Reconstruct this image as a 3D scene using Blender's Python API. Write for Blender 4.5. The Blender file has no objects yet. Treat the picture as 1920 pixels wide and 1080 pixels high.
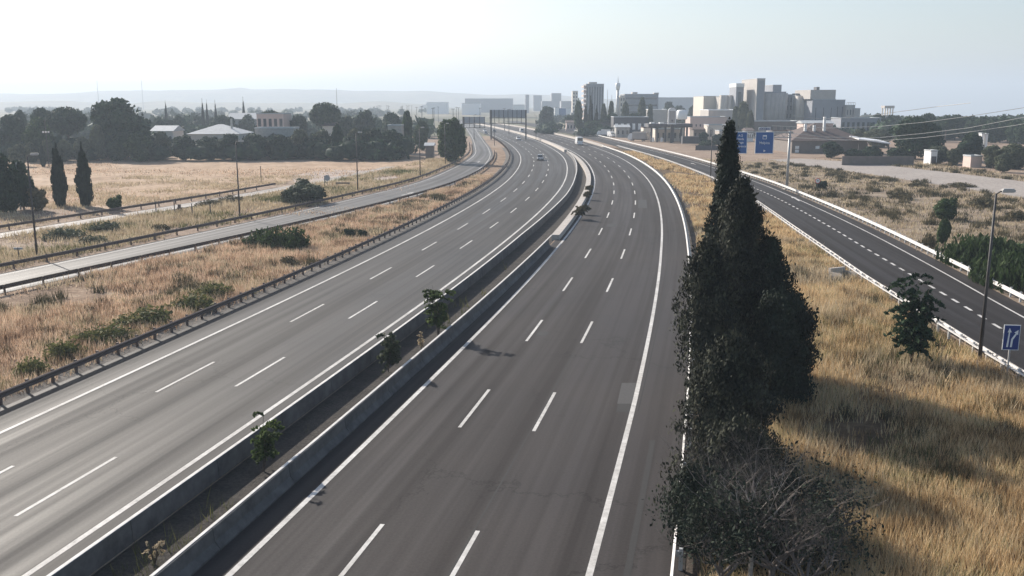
import bpy, bmesh, math, random
import numpy as np
from mathutils import Vector, Matrix
random.seed(7); RNG = np.random.default_rng(11)
SC = bpy.context.scene
COL = SC.collection
R = math.radians

# ------------------------------------------------------------------ camera
F, VH, CH = 1755.0, 192.0, 15.4          # focal length in photo pixels, horizon row, camera height (m)
TH = math.atan((540 - VH) / F)
cam = bpy.data.cameras.new('camera'); camo = bpy.data.objects.new('camera', cam); COL.objects.link(camo)
cam.sensor_width = 36; cam.lens = F / 1920 * 36; cam.clip_start = 0.1; cam.clip_end = 20000
camo.location = (0, 0, CH); camo.rotation_euler = (math.pi / 2 - TH, 0, 0)
SC.camera = camo

# ------------------------------------------------------------------ light
SUN_EL, SUN_DIR = 28.0, Vector((-0.67, 0.742, 0)).normalized()     # the sun stands ahead and to the left
az = math.atan2(SUN_DIR.x, SUN_DIR.y)
w = bpy.data.worlds.new('World'); SC.world = w; w.use_nodes = True
nt = w.node_tree; bg = nt.nodes['Background']
sky = nt.nodes.new('ShaderNodeTexSky'); sky.sky_type = 'NISHITA'; sky.sun_disc = False
sky.sun_elevation = R(SUN_EL); sky.sun_rotation = az
sky.altitude = 200; sky.air_density = 1.0; sky.dust_density = 2.0; sky.ozone_density = 1.0
nt.links.new(sky.outputs[0], bg.inputs[0]); bg.inputs[1].default_value = 0.094
sun = bpy.data.lights.new('sun', 'SUN'); sun.energy = 5.0; sun.angle = R(0.6); sun.color = (1, 0.93, 0.84)
suno = bpy.data.objects.new('sun', sun); COL.objects.link(suno)
sd = Vector((SUN_DIR.x * math.cos(R(SUN_EL)), SUN_DIR.y * math.cos(R(SUN_EL)), math.sin(R(SUN_EL))))
suno.rotation_euler = sd.to_track_quat('Z', 'Y').to_euler(); suno.location = (-60, 60, 60)
SC.view_settings.view_transform = 'Standard'; SC.view_settings.look = 'None'
SC.view_settings.exposure = 0.68; SC.view_settings.gamma = 1
SC.cycles.max_bounces = 5; SC.cycles.diffuse_bounces = 2; SC.cycles.glossy_bounces = 2
SC.cycles.volume_bounces = 0; SC.cycles.transparent_max_bounces = 6
HAZE = 0.00036

# ------------------------------------------------------------------ measuring the place
def at(px, py, z=0.0):                    # the point of the level z that the photo shows at this pixel
    u, v = (px - 960) / F, (py - 540) / F
    d = math.sin(TH) + v * math.cos(TH); h = CH - z
    return Vector((h * u / d, h * (math.cos(TH) - v * math.sin(TH)) / d, z))
def zat(py, Y):                           # height at distance Y seen on a pixel row
    return CH - Y * math.tan(TH + math.atan((py - 540) / F))
def xat(px, Y, z=0.0):
    return (px - 960) / F * (Y * math.cos(TH) + (CH - z) * math.sin(TH))
def basey(Y): return 540 + F * math.tan(math.atan(CH / Y) - TH)

# ------------------------------------------------------------------ helpers
def tag(o, label=None, cat=None, group=None, kind=None):
    if label: o['label'] = label
    if cat: o['category'] = cat
    if group: o['group'] = group
    if kind: o['kind'] = kind
    return o
def thing(name, label, cat, loc=(0, 0, 0), rz=0, group=None):
    o = bpy.data.objects.new(name, None); COL.objects.link(o); o.empty_display_size = 0.3
    o.location = loc; o.rotation_euler = (0, 0, rz)
    return tag(o, label, cat, group)
def link(name, me, parent=None, loc=None, rot=None, scale=None):
    o = bpy.data.objects.new(name, me); COL.objects.link(o)
    if parent: o.parent = parent
    if loc is not None: o.location = loc
    if rot is not None: o.rotation_euler = rot
    if scale is not None: o.scale = scale
    return o
def kids(o): return [c for c in COL.objects if c.parent == o]
def copy_tree(o, parent=None, loc=None, rz=None, label=None, scale=None):
    c = o.copy(); COL.objects.link(c)
    if parent: c.parent = parent
    if loc is not None: c.location = loc
    if rz is not None: c.rotation_euler = (0, 0, rz)
    if scale is not None: c.scale = scale
    if label: c['label'] = label
    for ch in o.children:
        copy_tree(ch, c)
    return c

class MB:
    def __init__(s): s.v = []; s.f = []; s.m = []; s.uv = None
    def add(s, vs, fs, mi=0):
        b = len(s.v); s.v += [tuple(p) for p in vs]
        s.f += [tuple(b + i for i in f) for f in fs]; s.m += [mi] * len(fs); return s
    def box(s, x0, x1, y0, y1, z0, z1, mi=0):
        return s.add([(x0,y0,z0),(x1,y0,z0),(x1,y1,z0),(x0,y1,z0),(x0,y0,z1),(x1,y0,z1),(x1,y1,z1),(x0,y1,z1)],
                     [(3,2,1,0),(4,5,6,7),(0,1,5,4),(1,2,6,5),(2,3,7,6),(3,0,4,7)], mi)
    def tube(s, pts, rad, n=8, mi=0, cap=True):
        pts = [Vector(p) for p in pts]; rad = rad if hasattr(rad, '__len__') else [rad] * len(pts)
        rings = []
        for i, p in enumerate(pts):
            d = (pts[min(i+1, len(pts)-1)] - pts[max(i-1, 0)]).normalized()
            a = d.cross(Vector((0, 0, 1)) if abs(d.z) < .9 else Vector((1, 0, 0))).normalized(); b = d.cross(a)
            rings.append([p + (a * math.cos(2*math.pi*k/n) + b * math.sin(2*math.pi*k/n)) * rad[i] for k in range(n)])
        vs = [q for r in rings for q in r]; fs = []
        for i in range(len(pts) - 1):
            for k in range(n):
                k2 = (k + 1) % n
                fs.append((i*n+k, (i+1)*n+k, (i+1)*n+k2, i*n+k2))
        if cap: fs += [tuple(range(n)), tuple(reversed(range((len(pts)-1)*n, len(pts)*n)))]
        return s.add(vs, fs, mi)
    def prism(s, poly, axis, a, b, mi=0):   # polygon extruded along an axis ('x': poly is (y,z); 'y': (x,z); 'z': (x,y))
        def P(p, t): return (t, p[0], p[1]) if axis == 'x' else (p[0], t, p[1]) if axis == 'y' else (p[0], p[1], t)
        n = len(poly); vs = [P(p, a) for p in poly] + [P(p, b) for p in poly]
        fs = [tuple(range(n)), tuple(range(2*n-1, n-1, -1))] + [(i, n+i, n+(i+1) % n, (i+1) % n) for i in range(n)]
        return s.add(vs, fs, mi)
    def mesh(s, name, mats, smooth=False):
        me = bpy.data.meshes.new(name); me.from_pydata(s.v, [], s.f)
        for m in (mats if isinstance(mats, (list, tuple)) else [mats]): me.materials.append(m)
        me.polygons.foreach_set('material_index', s.m)
        if smooth: me.polygons.foreach_set('use_smooth', [True] * len(s.f))
        bm = bmesh.new(); bm.from_mesh(me); bmesh.ops.recalc_face_normals(bm, faces=bm.faces); bm.to_mesh(me); bm.free()
        me.update(); return me
    def obj(s, name, mats, parent=None, smooth=False, **k):
        return link(name, s.mesh(name, mats, smooth), parent, **k)

def npmesh(name, V, nper, mats, midx=None, attr=None):     # V: (n, nper, 3) loose polygons
    n = len(V); me = bpy.data.meshes.new(name)
    me.vertices.add(n * nper); me.vertices.foreach_set('co', V.reshape(-1).astype(np.float32))
    me.loops.add(n * nper); me.loops.foreach_set('vertex_index', np.arange(n * nper, dtype=np.int32))
    me.polygons.add(n); me.polygons.foreach_set('loop_start', np.arange(0, n * nper, nper, dtype=np.int32))
    try: me.polygons.foreach_set('loop_total', np.full(n, nper, dtype=np.int32))
    except Exception: pass
    for m in (mats if isinstance(mats, (list, tuple)) else [mats]): me.materials.append(m)
    if midx is not None: me.polygons.foreach_set('material_index', midx.astype(np.int32))
    me.update(calc_edges=True)
    return me

# ------------------------------------------------------------------ materials
def new_mat(name):
    m = bpy.data.materials.new(name); m.use_nodes = True
    return m, m.node_tree, m.node_tree.nodes['Principled BSDF']
def ramp(nt, stops):
    r = nt.nodes.new('ShaderNodeValToRGB'); e = r.color_ramp.elements
    while len(e) < len(stops): e.new(0.5)
    for i, (p, c) in enumerate(stops):
        e[i].position = p; e[i].color = (*c, 1)
    return r
def noise(nt, scale, detail=4, rough=.6, coord=None, vscale=None):
    n = nt.nodes.new('ShaderNodeTexNoise'); n.inputs['Scale'].default_value = scale
    n.inputs['Detail'].default_value = detail; n.inputs['Roughness'].default_value = rough
    src = coord
    if vscale:
        mp = nt.nodes.new('ShaderNodeMapping'); mp.inputs['Scale'].default_value = vscale
        nt.links.new(coord, mp.inputs[0]); src = mp.outputs[0]
    if src: nt.links.new(src, n.inputs['Vector'])
    return n
def coordn(nt, which='Object'):
    t = nt.nodes.new('ShaderNodeTexCoord'); return t.outputs[which]
def worldpos(nt):
    return nt.nodes.new('ShaderNodeNewGeometry').outputs['Position']
def mixc(nt, fac, a, b, mode='MIX'):
    m = nt.nodes.new('ShaderNodeMix'); m.data_type = 'RGBA'; m.blend_type = mode
    for s, v in ((m.inputs[0], fac), (m.inputs[6], a), (m.inputs[7], b)):
        if hasattr(v, 'is_output'): nt.links.new(v, s)
        elif isinstance(v, (int, float)): s.default_value = v
        else: s.default_value = (*v, 1)
    return m.outputs[2]
def plain(name, c, rough=.7, metal=0, var=.25, scale=3.0, bump=0, pos=True, spec=.5):
    m, nt, b = new_mat(name)
    n = noise(nt, scale, 5, .65, worldpos(nt) if pos else coordn(nt))
    r = ramp(nt, [(.3, tuple(x * (1 - var) for x in c)), (.7, tuple(min(1, x * (1 + var)) for x in c))])
    nt.links.new(n.outputs[0], r.inputs[0]); nt.links.new(r.outputs[0], b.inputs['Base Color'])
    b.inputs['Roughness'].default_value = rough; b.inputs['Metallic'].default_value = metal
    b.inputs['Specular IOR Level'].default_value = spec
    if bump:
        bp = nt.nodes.new('ShaderNodeBump'); bp.inputs['Strength'].default_value = bump; bp.inputs['Distance'].default_value = .05
        nt.links.new(n.outputs[0], bp.inputs['Height']); nt.links.new(bp.outputs[0], b.inputs['Normal'])
    return m
def asphalt(name, dark, light, lanes=None, rough=.6, spec=.5, warm=(1, .96, .94)):
    m, nt, b = new_mat(name)
    uv = coordn(nt, 'UV'); P = worldpos(nt)
    grain = noise(nt, 9, 6, .8, P)
    streak = noise(nt, 1.0, 3, .55, uv, (.95, .012, 1))
    patch = noise(nt, .06, 4, .6, P)
    st = nt.nodes.new('ShaderNodeMapRange'); st.inputs[1].default_value = .36; st.inputs[2].default_value = .64; nt.links.new(streak.outputs[0], st.inputs[0])
    a = mixc(nt, st.outputs[0], dark, light)
    rr = ramp(nt, [(.35, (.78, .78, .78)), (.7, (1.22, 1.2, 1.18))]); nt.links.new(grain.outputs[0], rr.inputs[0])
    a = mixc(nt, 1.0, a, rr.outputs[0], 'MULTIPLY')
    r2 = ramp(nt, [(.35, (.86, .86, .88)), (.68, (1.15, 1.12, 1.08))]); nt.links.new(patch.outputs[0], r2.inputs[0])
    a = mixc(nt, 1.0, a, r2.outputs[0], 'MULTIPLY')
    st1 = noise(nt, .55, 5, .75, P); r3 = ramp(nt, [(.26, (.62, .61, .62)), (.40, (1, 1, 1))]); nt.links.new(st1.outputs[0], r3.inputs[0])
    a = mixc(nt, .75, a, r3.outputs[0], 'MULTIPLY')
    vo = nt.nodes.new('ShaderNodeTexVoronoi'); vo.feature = 'DISTANCE_TO_EDGE'; vo.inputs['Scale'].default_value = .11
    wob = noise(nt, .8, 4, .7, P); va = nt.nodes.new('ShaderNodeVectorMath'); va.operation = 'MULTIPLY_ADD'; va.inputs[1].default_value = (3, 3, 3)
    nt.links.new(wob.outputs[1], va.inputs[0]); nt.links.new(P, va.inputs[2]); nt.links.new(va.outputs[0], vo.inputs['Vector'])
    r4 = ramp(nt, [(.0, (.5, .5, .5)), (.012, (1, 1, 1))]); nt.links.new(vo.outputs['Distance'], r4.inputs[0])
    gate = noise(nt, .05, 2, .5, P); r5 = ramp(nt, [(.48, (0, 0, 0)), (.56, (1, 1, 1))]); nt.links.new(gate.outputs[0], r5.inputs[0])
    a = mixc(nt, r5.outputs[0], a, mixc(nt, 1.0, a, r4.outputs[0], 'MULTIPLY'))
    nt.links.new(a, b.inputs['Base Color'])
    rg = nt.nodes.new('ShaderNodeMapRange'); rg.inputs[3].default_value = rough + .09; rg.inputs[4].default_value = rough - .10
    nt.links.new(st.outputs[0], rg.inputs[0]); nt.links.new(rg.outputs[0], b.inputs['Roughness'])
    b.inputs['Specular IOR Level'].default_value = spec
    bp = nt.nodes.new('ShaderNodeBump'); bp.inputs['Strength'].default_value = .35; bp.inputs['Distance'].default_value = .02
    nt.links.new(grain.outputs[0], bp.inputs['Height']); nt.links.new(bp.outputs[0], b.inputs['Normal'])
    return m
def groundmat(name, cols, s1=.25, s2=2.5, bump=.6):
    m, nt, b = new_mat(name); P = worldpos(nt)
    n1 = noise(nt, s1, 6, .7, P); n2 = noise(nt, s2, 5, .75, P)
    r = ramp(nt, [(.28 + .44 * i / (len(cols) - 1), c) for i, c in enumerate(cols)]); nt.links.new(n1.outputs[0], r.inputs[0])
    r2 = ramp(nt, [(.3, (.6, .6, .6)), (.7, (1.3, 1.28, 1.25))]); nt.links.new(n2.outputs[0], r2.inputs[0])
    a = mixc(nt, 1.0, r.outputs[0], r2.outputs[0], 'MULTIPLY'); nt.links.new(a, b.inputs['Base Color'])
    b.inputs['Roughness'].default_value = .95; b.inputs['Specular IOR Level'].default_value = .1
    bp = nt.nodes.new('ShaderNodeBump'); bp.inputs['Strength'].default_value = bump; bp.inputs['Distance'].default_value = .25
    nt.links.new(n2.outputs[0], bp.inputs['Height']); nt.links.new(bp.outputs[0], b.inputs['Normal'])
    return m
def leafmat(name, cols, trans=.25, pn=.35):
    m, nt, b = new_mat(name)
    g = nt.nodes.new('ShaderNodeNewGeometry'); P = g.outputs['Position']
    n = noise(nt, pn, 3, .6, P)
    ad = nt.nodes.new('ShaderNodeMath'); ad.operation = 'MULTIPLY_ADD'; ad.inputs[1].default_value = .45
    mu = nt.nodes.new('ShaderNodeMapRange'); mu.inputs[1].default_value = .32; mu.inputs[2].default_value = .68; mu.inputs[3].default_value = 0; mu.inputs[4].default_value = .55
    nt.links.new(n.outputs[0], mu.inputs[0]); nt.links.new(g.outputs['Random Per Island'], ad.inputs[0]); nt.links.new(mu.outputs[0], ad.inputs[2])
    r = ramp(nt, [(.15 + .7 * i / (len(cols) - 1), c) for i, c in enumerate(cols)]); nt.links.new(ad.outputs[0], r.inputs[0])
    nt.links.new(r.outputs[0], b.inputs['Base Color']); b.inputs['Roughness'].default_value = .75
    b.inputs['Specular IOR Level'].default_value = .12
    if trans:
        t = nt.nodes.new('ShaderNodeBsdfTranslucent'); nt.links.new(r.outputs[0], t.inputs[0])
        mx = nt.nodes.new('ShaderNodeMixShader'); mx.inputs[0].default_value = trans
        nt.links.new(b.outputs[0], mx.inputs[1]); nt.links.new(t.outputs[0], mx.inputs[2])
        nt.links.new(mx.outputs[0], nt.nodes['Material Output'].inputs[0])
    return m
M = {}
M['asph_rc'] = asphalt('asphalt_brown', (.028, .0245, .0242), (.048, .0425, .0415), rough=.78, spec=.22)
M['asph_lc'] = asphalt('asphalt_grey', (.030, .028, .0275), (.050, .047, .045), rough=.70, spec=.27)
M['asph_rr'] = asphalt('asphalt_dark', (.019, .0165, .0165), (.030, .026, .0255), rough=.8, spec=.2)
M['asph_ls'] = asphalt('asphalt_pale', (.055, .053, .052), (.11, .105, .10), rough=.65, spec=.35)
M['asph_ls2'] = asphalt('asphalt_sandy', (.24, .22, .20), (.36, .33, .30), rough=.75)
def worn(name):
    m, nt, b = new_mat(name); P = worldpos(nt); n = noise(nt, 2.6, 9, .78, P); n2 = noise(nt, .25, 3, .6, P)
    r = ramp(nt, [(.30, (.16, .15, .145)), (.40, (.50, .485, .46)), (.62, (.70, .68, .65))]); nt.links.new(n.outputs[0], r.inputs[0])
    r2 = ramp(nt, [(.3, (.72, .71, .70)), (.65, (1, 1, 1))]); nt.links.new(n2.outputs[0], r2.inputs[0])
    nt.links.new(mixc(nt, 1.0, r.outputs[0], r2.outputs[0], 'MULTIPLY'), b.inputs['Base Color']); b.inputs['Roughness'].default_value = .7; b.inputs['Specular IOR Level'].default_value = .25; return m
M['paint'] = worn('worn_white_road_paint')
M['paint_old'] = plain('worn_road_paint', (.60, .58, .55), .65, var=.3, scale=8)
M['concrete'] = plain('concrete', (.36, .35, .33), .85, var=.22, scale=1.3, bump=.3)
M['concrete_pale'] = plain('pale_concrete', (.42, .38, .34), .85, var=.2, scale=1.6, bump=.3)
M['concrete_dark'] = plain('weathered_shaded_concrete', (.115, .110, .106), .95, var=.38, scale=1.2, bump=.3)  # stained concrete, base tone darkened for the shade on the barrier faces
M['cap'] = plain('sunlit_concrete_top', (.62, .60, .57), .85, var=.2, scale=2.2)  # pale tone paints sunlight onto the barrier tops
M['steel'] = plain('galvanised_steel', (.55, .56, .57), .45, .35, var=.12, scale=2)
M['steel_w'] = plain('bright_galvanised_steel', (.60, .58, .56), .6, .1, var=.08, scale=2)
M['steel_brown'] = plain('shaded_brown_steel', (.115, .085, .075), .75, .1, var=.2, scale=2)  # brown; on guardrails the dark tone paints in the shade of the rail face
M['pole'] = plain('grey_pole_paint', (.07, .065, .065), .6, .2, var=.15)
M['pole_pale'] = plain('pale_pole_paint', (.45, .44, .43), .5, .3, var=.1)
M['white'] = plain('white_paint', (.78, .78, .77), .45, var=.05)
M['cream'] = plain('cream_render', (.60, .54, .47), .85, var=.08)
M['pinkish'] = plain('pink_render', (.58, .46, .41), .85, var=.08)
M['grey_wall'] = plain('grey_wall', (.42, .39, .365), .85, var=.1, scale=.4)
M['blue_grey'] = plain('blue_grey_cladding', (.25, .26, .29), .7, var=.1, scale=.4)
M['dark_wall'] = plain('dark_wall', (.08, .08, .09), .7, var=.2)
M['brown_wall'] = plain('brown_wall', (.17, .145, .13), .85, var=.15, scale=.8)
M['brick_red'] = plain('red_brick', (.30, .13, .09), .85, var=.2)
M['tile'] = plain('clay_roof_tiles', (.11, .078, .068), .85, var=.25, scale=1.5, bump=.5)
M['tile_grey'] = plain('grey_roof_sheet', (.40, .42, .43), .7, var=.15, scale=1)
M['roof_white'] = plain('white_roof_sheet', (.80, .80, .80), .5, var=.06)
M['glass'] = plain('dark_window_glass', (.035, .045, .06), .12, var=.2, spec=.8)
M['carglass'] = plain('car_glass', (.02, .022, .026), .08, spec=.8)
M['tyre'] = plain('black_rubber', (.02, .02, .02), .8)
M['car_white'] = plain('white_car_paint', (.78, .78, .78), .25, var=.03)
M['car_grey'] = plain('silver_car_paint', (.30, .31, .33), .25, .4, var=.05)
M['car_dark'] = plain('dark_car_paint', (.03, .032, .04), .2, var=.05)
M['lamp_glass'] = plain('lens_plastic', (.6, .6, .58), .2, var=.05)
M['red_lens'] = plain('red_lens', (.4, .02, .02), .25, var=.05)
M['sign_blue'] = plain('blue_sign_sheeting', (.008, .10, .34), .45, var=.05)
M['sign_navy'] = plain('navy_sign_sheeting', (.008, .035, .20), .45, var=.05)
M['sign_white'] = plain('white_sign_sheeting', (.82, .84, .86), .45, var=.03)
M['sign_back'] = plain('grey_sign_back', (.34, .37, .41), .5, .3, var=.1)
M['red'] = plain('red_sheeting', (.5, .03, .03), .45, var=.05)
M['blue_far'] = plain('blue_fascia', (.03, .12, .30), .5, var=.1)
M['bark'] = plain('grey_brown_bark', (.10, .08, .065), .95, var=.4, scale=5, bump=.6)
M['bark_pale'] = plain('pale_dead_wood', (.36, .32, .28), .9, var=.35, scale=6)
M['bark_dark'] = plain('dark_dead_twigs', (.17, .145, .13), .95, var=.4, scale=6)
M['soil'] = groundmat('dark_soil', [(.055, .051, .048), (.105, .094, .085)], .8, 6)
M['ground'] = groundmat('dry_scrub_ground', [(.20, .145, .11), (.31, .23, .175), (.38, .30, .23)], .12, 1.6)
M['ground_far'] = groundmat('far_farmland', [(.10, .115, .075), (.17, .16, .11), (.30, .25, .19)], .006, .05, .1)
M['verge_l'] = groundmat('pinkish_dry_verge', [(.13, .088, .062), (.28, .195, .135), (.45, .35, .26)], .3, 2.5)
M['verge_r'] = groundmat('golden_dry_verge', [(.055, .038, .026), (.13, .088, .052), (.24, .17, .10)], .5, 3.0)
M['scrub_r'] = groundmat('brown_scrub_ground', [(.16, .125, .095), (.28, .22, .165), (.38, .32, .25)], .18, 1.8)
M['field'] = groundmat('mown_straw_field', [(.27, .18, .12), (.42, .30, .205), (.50, .38, .28)], .09, .7, .5)
M['sand'] = groundmat('sandy_bare_ground', [(.40, .33, .29), (.50, .42, .37)], .15, 2)
M['track'] = groundmat('pale_dirt_track', [(.32, .285, .26), (.40, .36, .33)], .1, 1.2, .2)
M['concrete_dust'] = groundmat('grey_gravel', [(.13, .12, .11), (.24, .22, .20)], .5, 6)
M['concrete_dust2'] = groundmat('brown_gravel', [(.07, .06, .052), (.15, .125, .105)], .5, 6)
M['hill'] = groundmat('hazy_hill_ground', [(.16, .15, .10), (.28, .24, .17)], .004, .03, .1)
M['grass_gold'] = leafmat('golden_grass', [(.10, .065, .035), (.35, .23, .11), (.72, .51, .28), (.84, .67, .43), (.44, .39, .20)], .3, .45)
M['grass_pink'] = leafmat('pinkish_straw', [(.13, .085, .055), (.36, .24, .155), (.68, .48, .335), (.80, .63, .47), (.36, .32, .19)], .3, .35)
M['grass_pale'] = leafmat('pale_straw', [(.30, .22, .14), (.52, .42, .28), (.66, .56, .40)], .3, .4)
M['grass_green'] = leafmat('olive_weed', [(.06, .07, .03), (.12, .13, .05), (.22, .20, .09)], .3, .6)
M['scrub'] = leafmat('grey_green_scrub', [(.055, .055, .032), (.12, .105, .06), (.20, .16, .09)], .15, .6)
M['cypress'] = leafmat('dark_cypress', [(.012, .018, .014), (.022, .032, .022), (.040, .052, .034)], .1, .8)
M['cypress_b'] = leafmat('brown_lit_tip_cypress', [(.012, .015, .012), (.030, .034, .024), (.075, .078, .050)], .1, .9)  # brownish foliage, brightest tone raised to paint in sunlit tips
M['pine'] = leafmat('pine_needles', [(.016, .036, .022), (.034, .064, .034), (.062, .098, .048)], .1, .3)
M['broad'] = leafmat('broad_leaf_green', [(.022, .042, .020), (.045, .075, .032), (.080, .12, .045)], .25, .3)
M['broad_dark'] = leafmat('dark_leaf_green', [(.011, .027, .018), (.024, .047, .028), (.050, .084, .042)], .2, .3)
M['olive'] = leafmat('olive_leaf', [(.045, .055, .035), (.085, .10, .06), (.13, .14, .085)], .2, .3)
M['sapling'] = leafmat('sapling_leaf', [(.035, .055, .02), (.07, .10, .035), (.13, .17, .06)], .35, 1.2)
M['reed'] = leafmat('cane_green', [(.018, .034, .014), (.036, .06, .022), (.065, .095, .035)], .3, .7)
M['net_green'] = plain('green_netting', (.01, .12, .07), .8, var=.2)
M['wire'] = plain('pale_cable', (.5, .5, .48), .5)

# ------------------------------------------------------------------ road curves: x as a function of the distance y
YS = np.concatenate([np.arange(-60, 130, 2.0), np.arange(130, 320, 4.0), np.arange(320, 901, 10.0)])
_hk = np.array([[-80, .245], [0, .235], [60, .205], [100, .175], [150, .13], [200, .07], [250, .02], [300, -.035], [400, -.085], [500, -.12], [700, -.165], [900, -.18]])
_fy = np.arange(-80, 1000, .5); _fh = np.interp(_fy, _hk[:, 0], _hk[:, 1]); _fx = np.cumsum(_fh) * .5
_fx += -9.4 - np.interp(28.6, _fy, _fx)
def refx(y): return np.interp(y, _fy, _fx)
def refh(y): return np.interp(y, _fy, _fh)
_arc = np.cumsum(np.sqrt(1 + _fh ** 2)) * .5
def arc(y): return np.interp(y, _fy, _arc)
def arcinv(s): return np.interp(s, _arc, _fy)
def off(y, d):                              # point at the perpendicular distance d to the right of the reference line
    h = refh(y); n = 1 / np.sqrt(1 + h * h)
    return np.stack([refx(y) + d * n, y - d * h * n], -1)
def offk(knots):                            # offset that varies with the distance
    k = np.array(knots, float); return lambda y: np.interp(y, k[:, 0], k[:, 1])
def pchip(knots):
    k = np.array(knots, float); x, y = k[:, 0], k[:, 1]
    m = np.gradient(y, x)
    def f(q):
        q = np.asarray(q, float); i = np.clip(np.searchsorted(x, q) - 1, 0, len(x) - 2)
        h = x[i+1] - x[i]; t = (q - x[i]) / h; tc = np.clip(t, 0, 1)
        v = (2*tc**3-3*tc**2+1)*y[i] + (tc**3-2*tc**2+tc)*h*m[i] + (-2*tc**3+3*tc**2)*y[i+1] + (tc**3-tc**2)*h*m[i+1]
        v = np.where(q < x[0], y[0] + (q - x[0]) * m[0], v); return np.where(q > x[-1], y[-1] + (q - x[-1]) * m[-1], v)
    return f
RCR = offk([[0, 11.8], [50, 11.6], [100, 11.1], [160, 10.8], [900, 10.8]])
LCR = offk([[0, -6.6], [44, -6.55], [110, -6.4], [155, -6.2], [215, -5.8], [292, -5.0], [382, -4.4], [900, -4.4]])
LCL = offk([[0, -17.5], [900, -17.2]])
TL = offk([[0, -4.75], [32, -4.75], [105, -4.6], [150, -3.9], [190, -3.9], [215, -3.6], [260, -3.0], [300, -2.4], [900, -2.4]])   # centre of the left barrier
TR = offk([[0, -1.55], [50, -1.5], [105, -1.1], [125, -1.15], [200, -1.4], [260, -2.1], [300, -2.35], [900, -2.35]])            # centre of the right barrier
LSlo = pchip([[40, -54.5], [60, -47.6], [76, -42.3], [93, -36.2], [107, -31.2], [122, -26.2], [144, -19.6], [171, -13.2], [203, -8.8], [225, -7.2], [256, -6.1], [278, -6.1], [320, -7.6], [371, -10.6], [508, -18.5], [650, -27], [900, -44]])
LSup = pchip([[40, -63], [60, -55.5], [84, -46.6], [103, -40.3], [126, -33.2], [150, -26.6], [184, -18.6], [220, -14.6], [256, -12.2], [290, -11.6], [330, -13.2], [382, -15.8], [527, -24.8], [650, -33], [900, -50]])
LS2c = pchip([[40, -82], [80, -70], [107, -61.2], [127.6, -54.6], [141, -50.2], [162, -44.2], [185, -38.5], [220, -31], [260, -25.5], [300, -24]])
RRR = pchip([[20, 32.6], [40, 34.4], [67.7, 37.5], [85, 39.8], [115, 43.3], [150, 46.2], [176, 47.8], [220, 48.4], [267, 47.6], [304, 45.8], [353, 42.8], [442, 37.4], [531, 31], [700, 15], [900, -8]])
RRL = pchip([[20, 28.2], [40, 28.6], [50, 28.9], [64, 29.9], [81, 31.2], [93, 32.5], [111, 34.4], [134, 36.9], [156, 39.1], [184, 40.6], [223, 41.2], [256, 40.9], [300, 38.9], [353, 36], [442, 30.2], [531, 22.2], [700, 3.5], [900, -21]])
RRD = pchip([[20, 30.6], [50, 32.7], [61, 33.7], [71, 34.9], [88, 36.8], [99, 38], [114.5, 39.8], [136, 42.0], [160, 43.9], [200, 45.0], [256, 44.6], [300, 42.6], [353, 39.4]])

def strip(name, A, B, z, mat, parent=None, kind='structure', ncol=1):
    A = np.asarray(A); B = np.asarray(B); n = len(A)
    za = z if np.ndim(z) else np.full(n, z)
    s = np.concatenate([[0], np.cumsum(np.linalg.norm(np.diff(A, axis=0), axis=1))])
    vs = []; uv = []
    for i in range(n):
        wd = np.linalg.norm(B[i] - A[i])
        for c in range(ncol + 1):
            t = c / ncol; p = A[i] * (1 - t) + B[i] * t
            vs.append((p[0], p[1], za[i])); uv.append((wd * t, s[i]))
    fs = [(i*(ncol+1)+c, i*(ncol+1)+c+1, (i+1)*(ncol+1)+c+1, (i+1)*(ncol+1)+c) for i in range(n-1) for c in range(ncol)]
    me = bpy.data.meshes.new(name); me.from_pydata(vs, [], fs); me.materials.append(mat)
    ul = me.uv_layers.new(name='UVMap'); li = np.empty(len(me.loops), np.int32); me.loops.foreach_get('vertex_index', li)
    ul.data.foreach_set('uv', np.array(uv)[li].reshape(-1).astype(np.float32)); me.update()
    o = link(name, me, parent)
    if kind and not parent: o['kind'] = kind
    return o
def cur(f, ys): return np.stack([f(ys), ys], -1)
def offl(f, ys): return off(ys, f(ys) if callable(f) else np.full(len(ys), float(f)))
def shift(P, d):
    P = np.asarray(P); t = np.gradient(P, axis=0); t /= np.linalg.norm(t, axis=1)[:, None]
    return P + np.stack([t[:, 1], -t[:, 0]], -1) * d
def sub(ys, a, b): return ys[(ys >= a) & (ys <= b)]
Z0 = 0.0
# ------------------------------------------------------------------ ground (with the gap of the sunken median)
def gz(x, y):                                # the land falls away gently to the far right
    t = np.clip((y - 620) / 1500, 0, 1); s = np.clip((x / np.maximum(y, 1) - .12) / .25, 0, 1)
    return -.06 - (t * s) * np.maximum(y - 620, 0) * .013
gy = np.concatenate([np.arange(-60, 320, 6.0), np.arange(320, 900, 20.0), np.geomspace(900, 9000, 26)])
cl = -np.concatenate([[0], np.geomspace(3, 7000, 22)]); cr = -cl
vs = []; fs = []; nl = len(cl)
for i, y in enumerate(gy):
    a = off(np.array([y]), TL(np.array([y])) if y < 296 else TR(np.array([y])))[0]; b = off(np.array([y]), TR(np.array([y])))[0]
    if y > 880: a = b = np.array([refx(880) - 10, y])
    for c in cl[::-1]: vs.append((a[0] + c, y, float(gz(a[0] + c, y))))
    for c in cr: vs.append((b[0] + c, y, float(gz(b[0] + c, y))))
wrow = 2 * nl
for i in range(len(gy) - 1):
    for c in range(wrow - 1):
        if c == nl - 1: continue
        fs.append((i*wrow+c, i*wrow+c+1, (i+1)*wrow+c+1, (i+1)*wrow+c))
me = bpy.data.meshes.new('ground'); me.from_pydata(vs, [], fs); me.materials.append(M['ground']); me.materials.append(M['ground_far'])
me.polygons.foreach_set('material_index', [1 if me.vertices[p.vertices[0]].co.y > 430 else 0 for p in me.polygons]); me.update()
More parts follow.
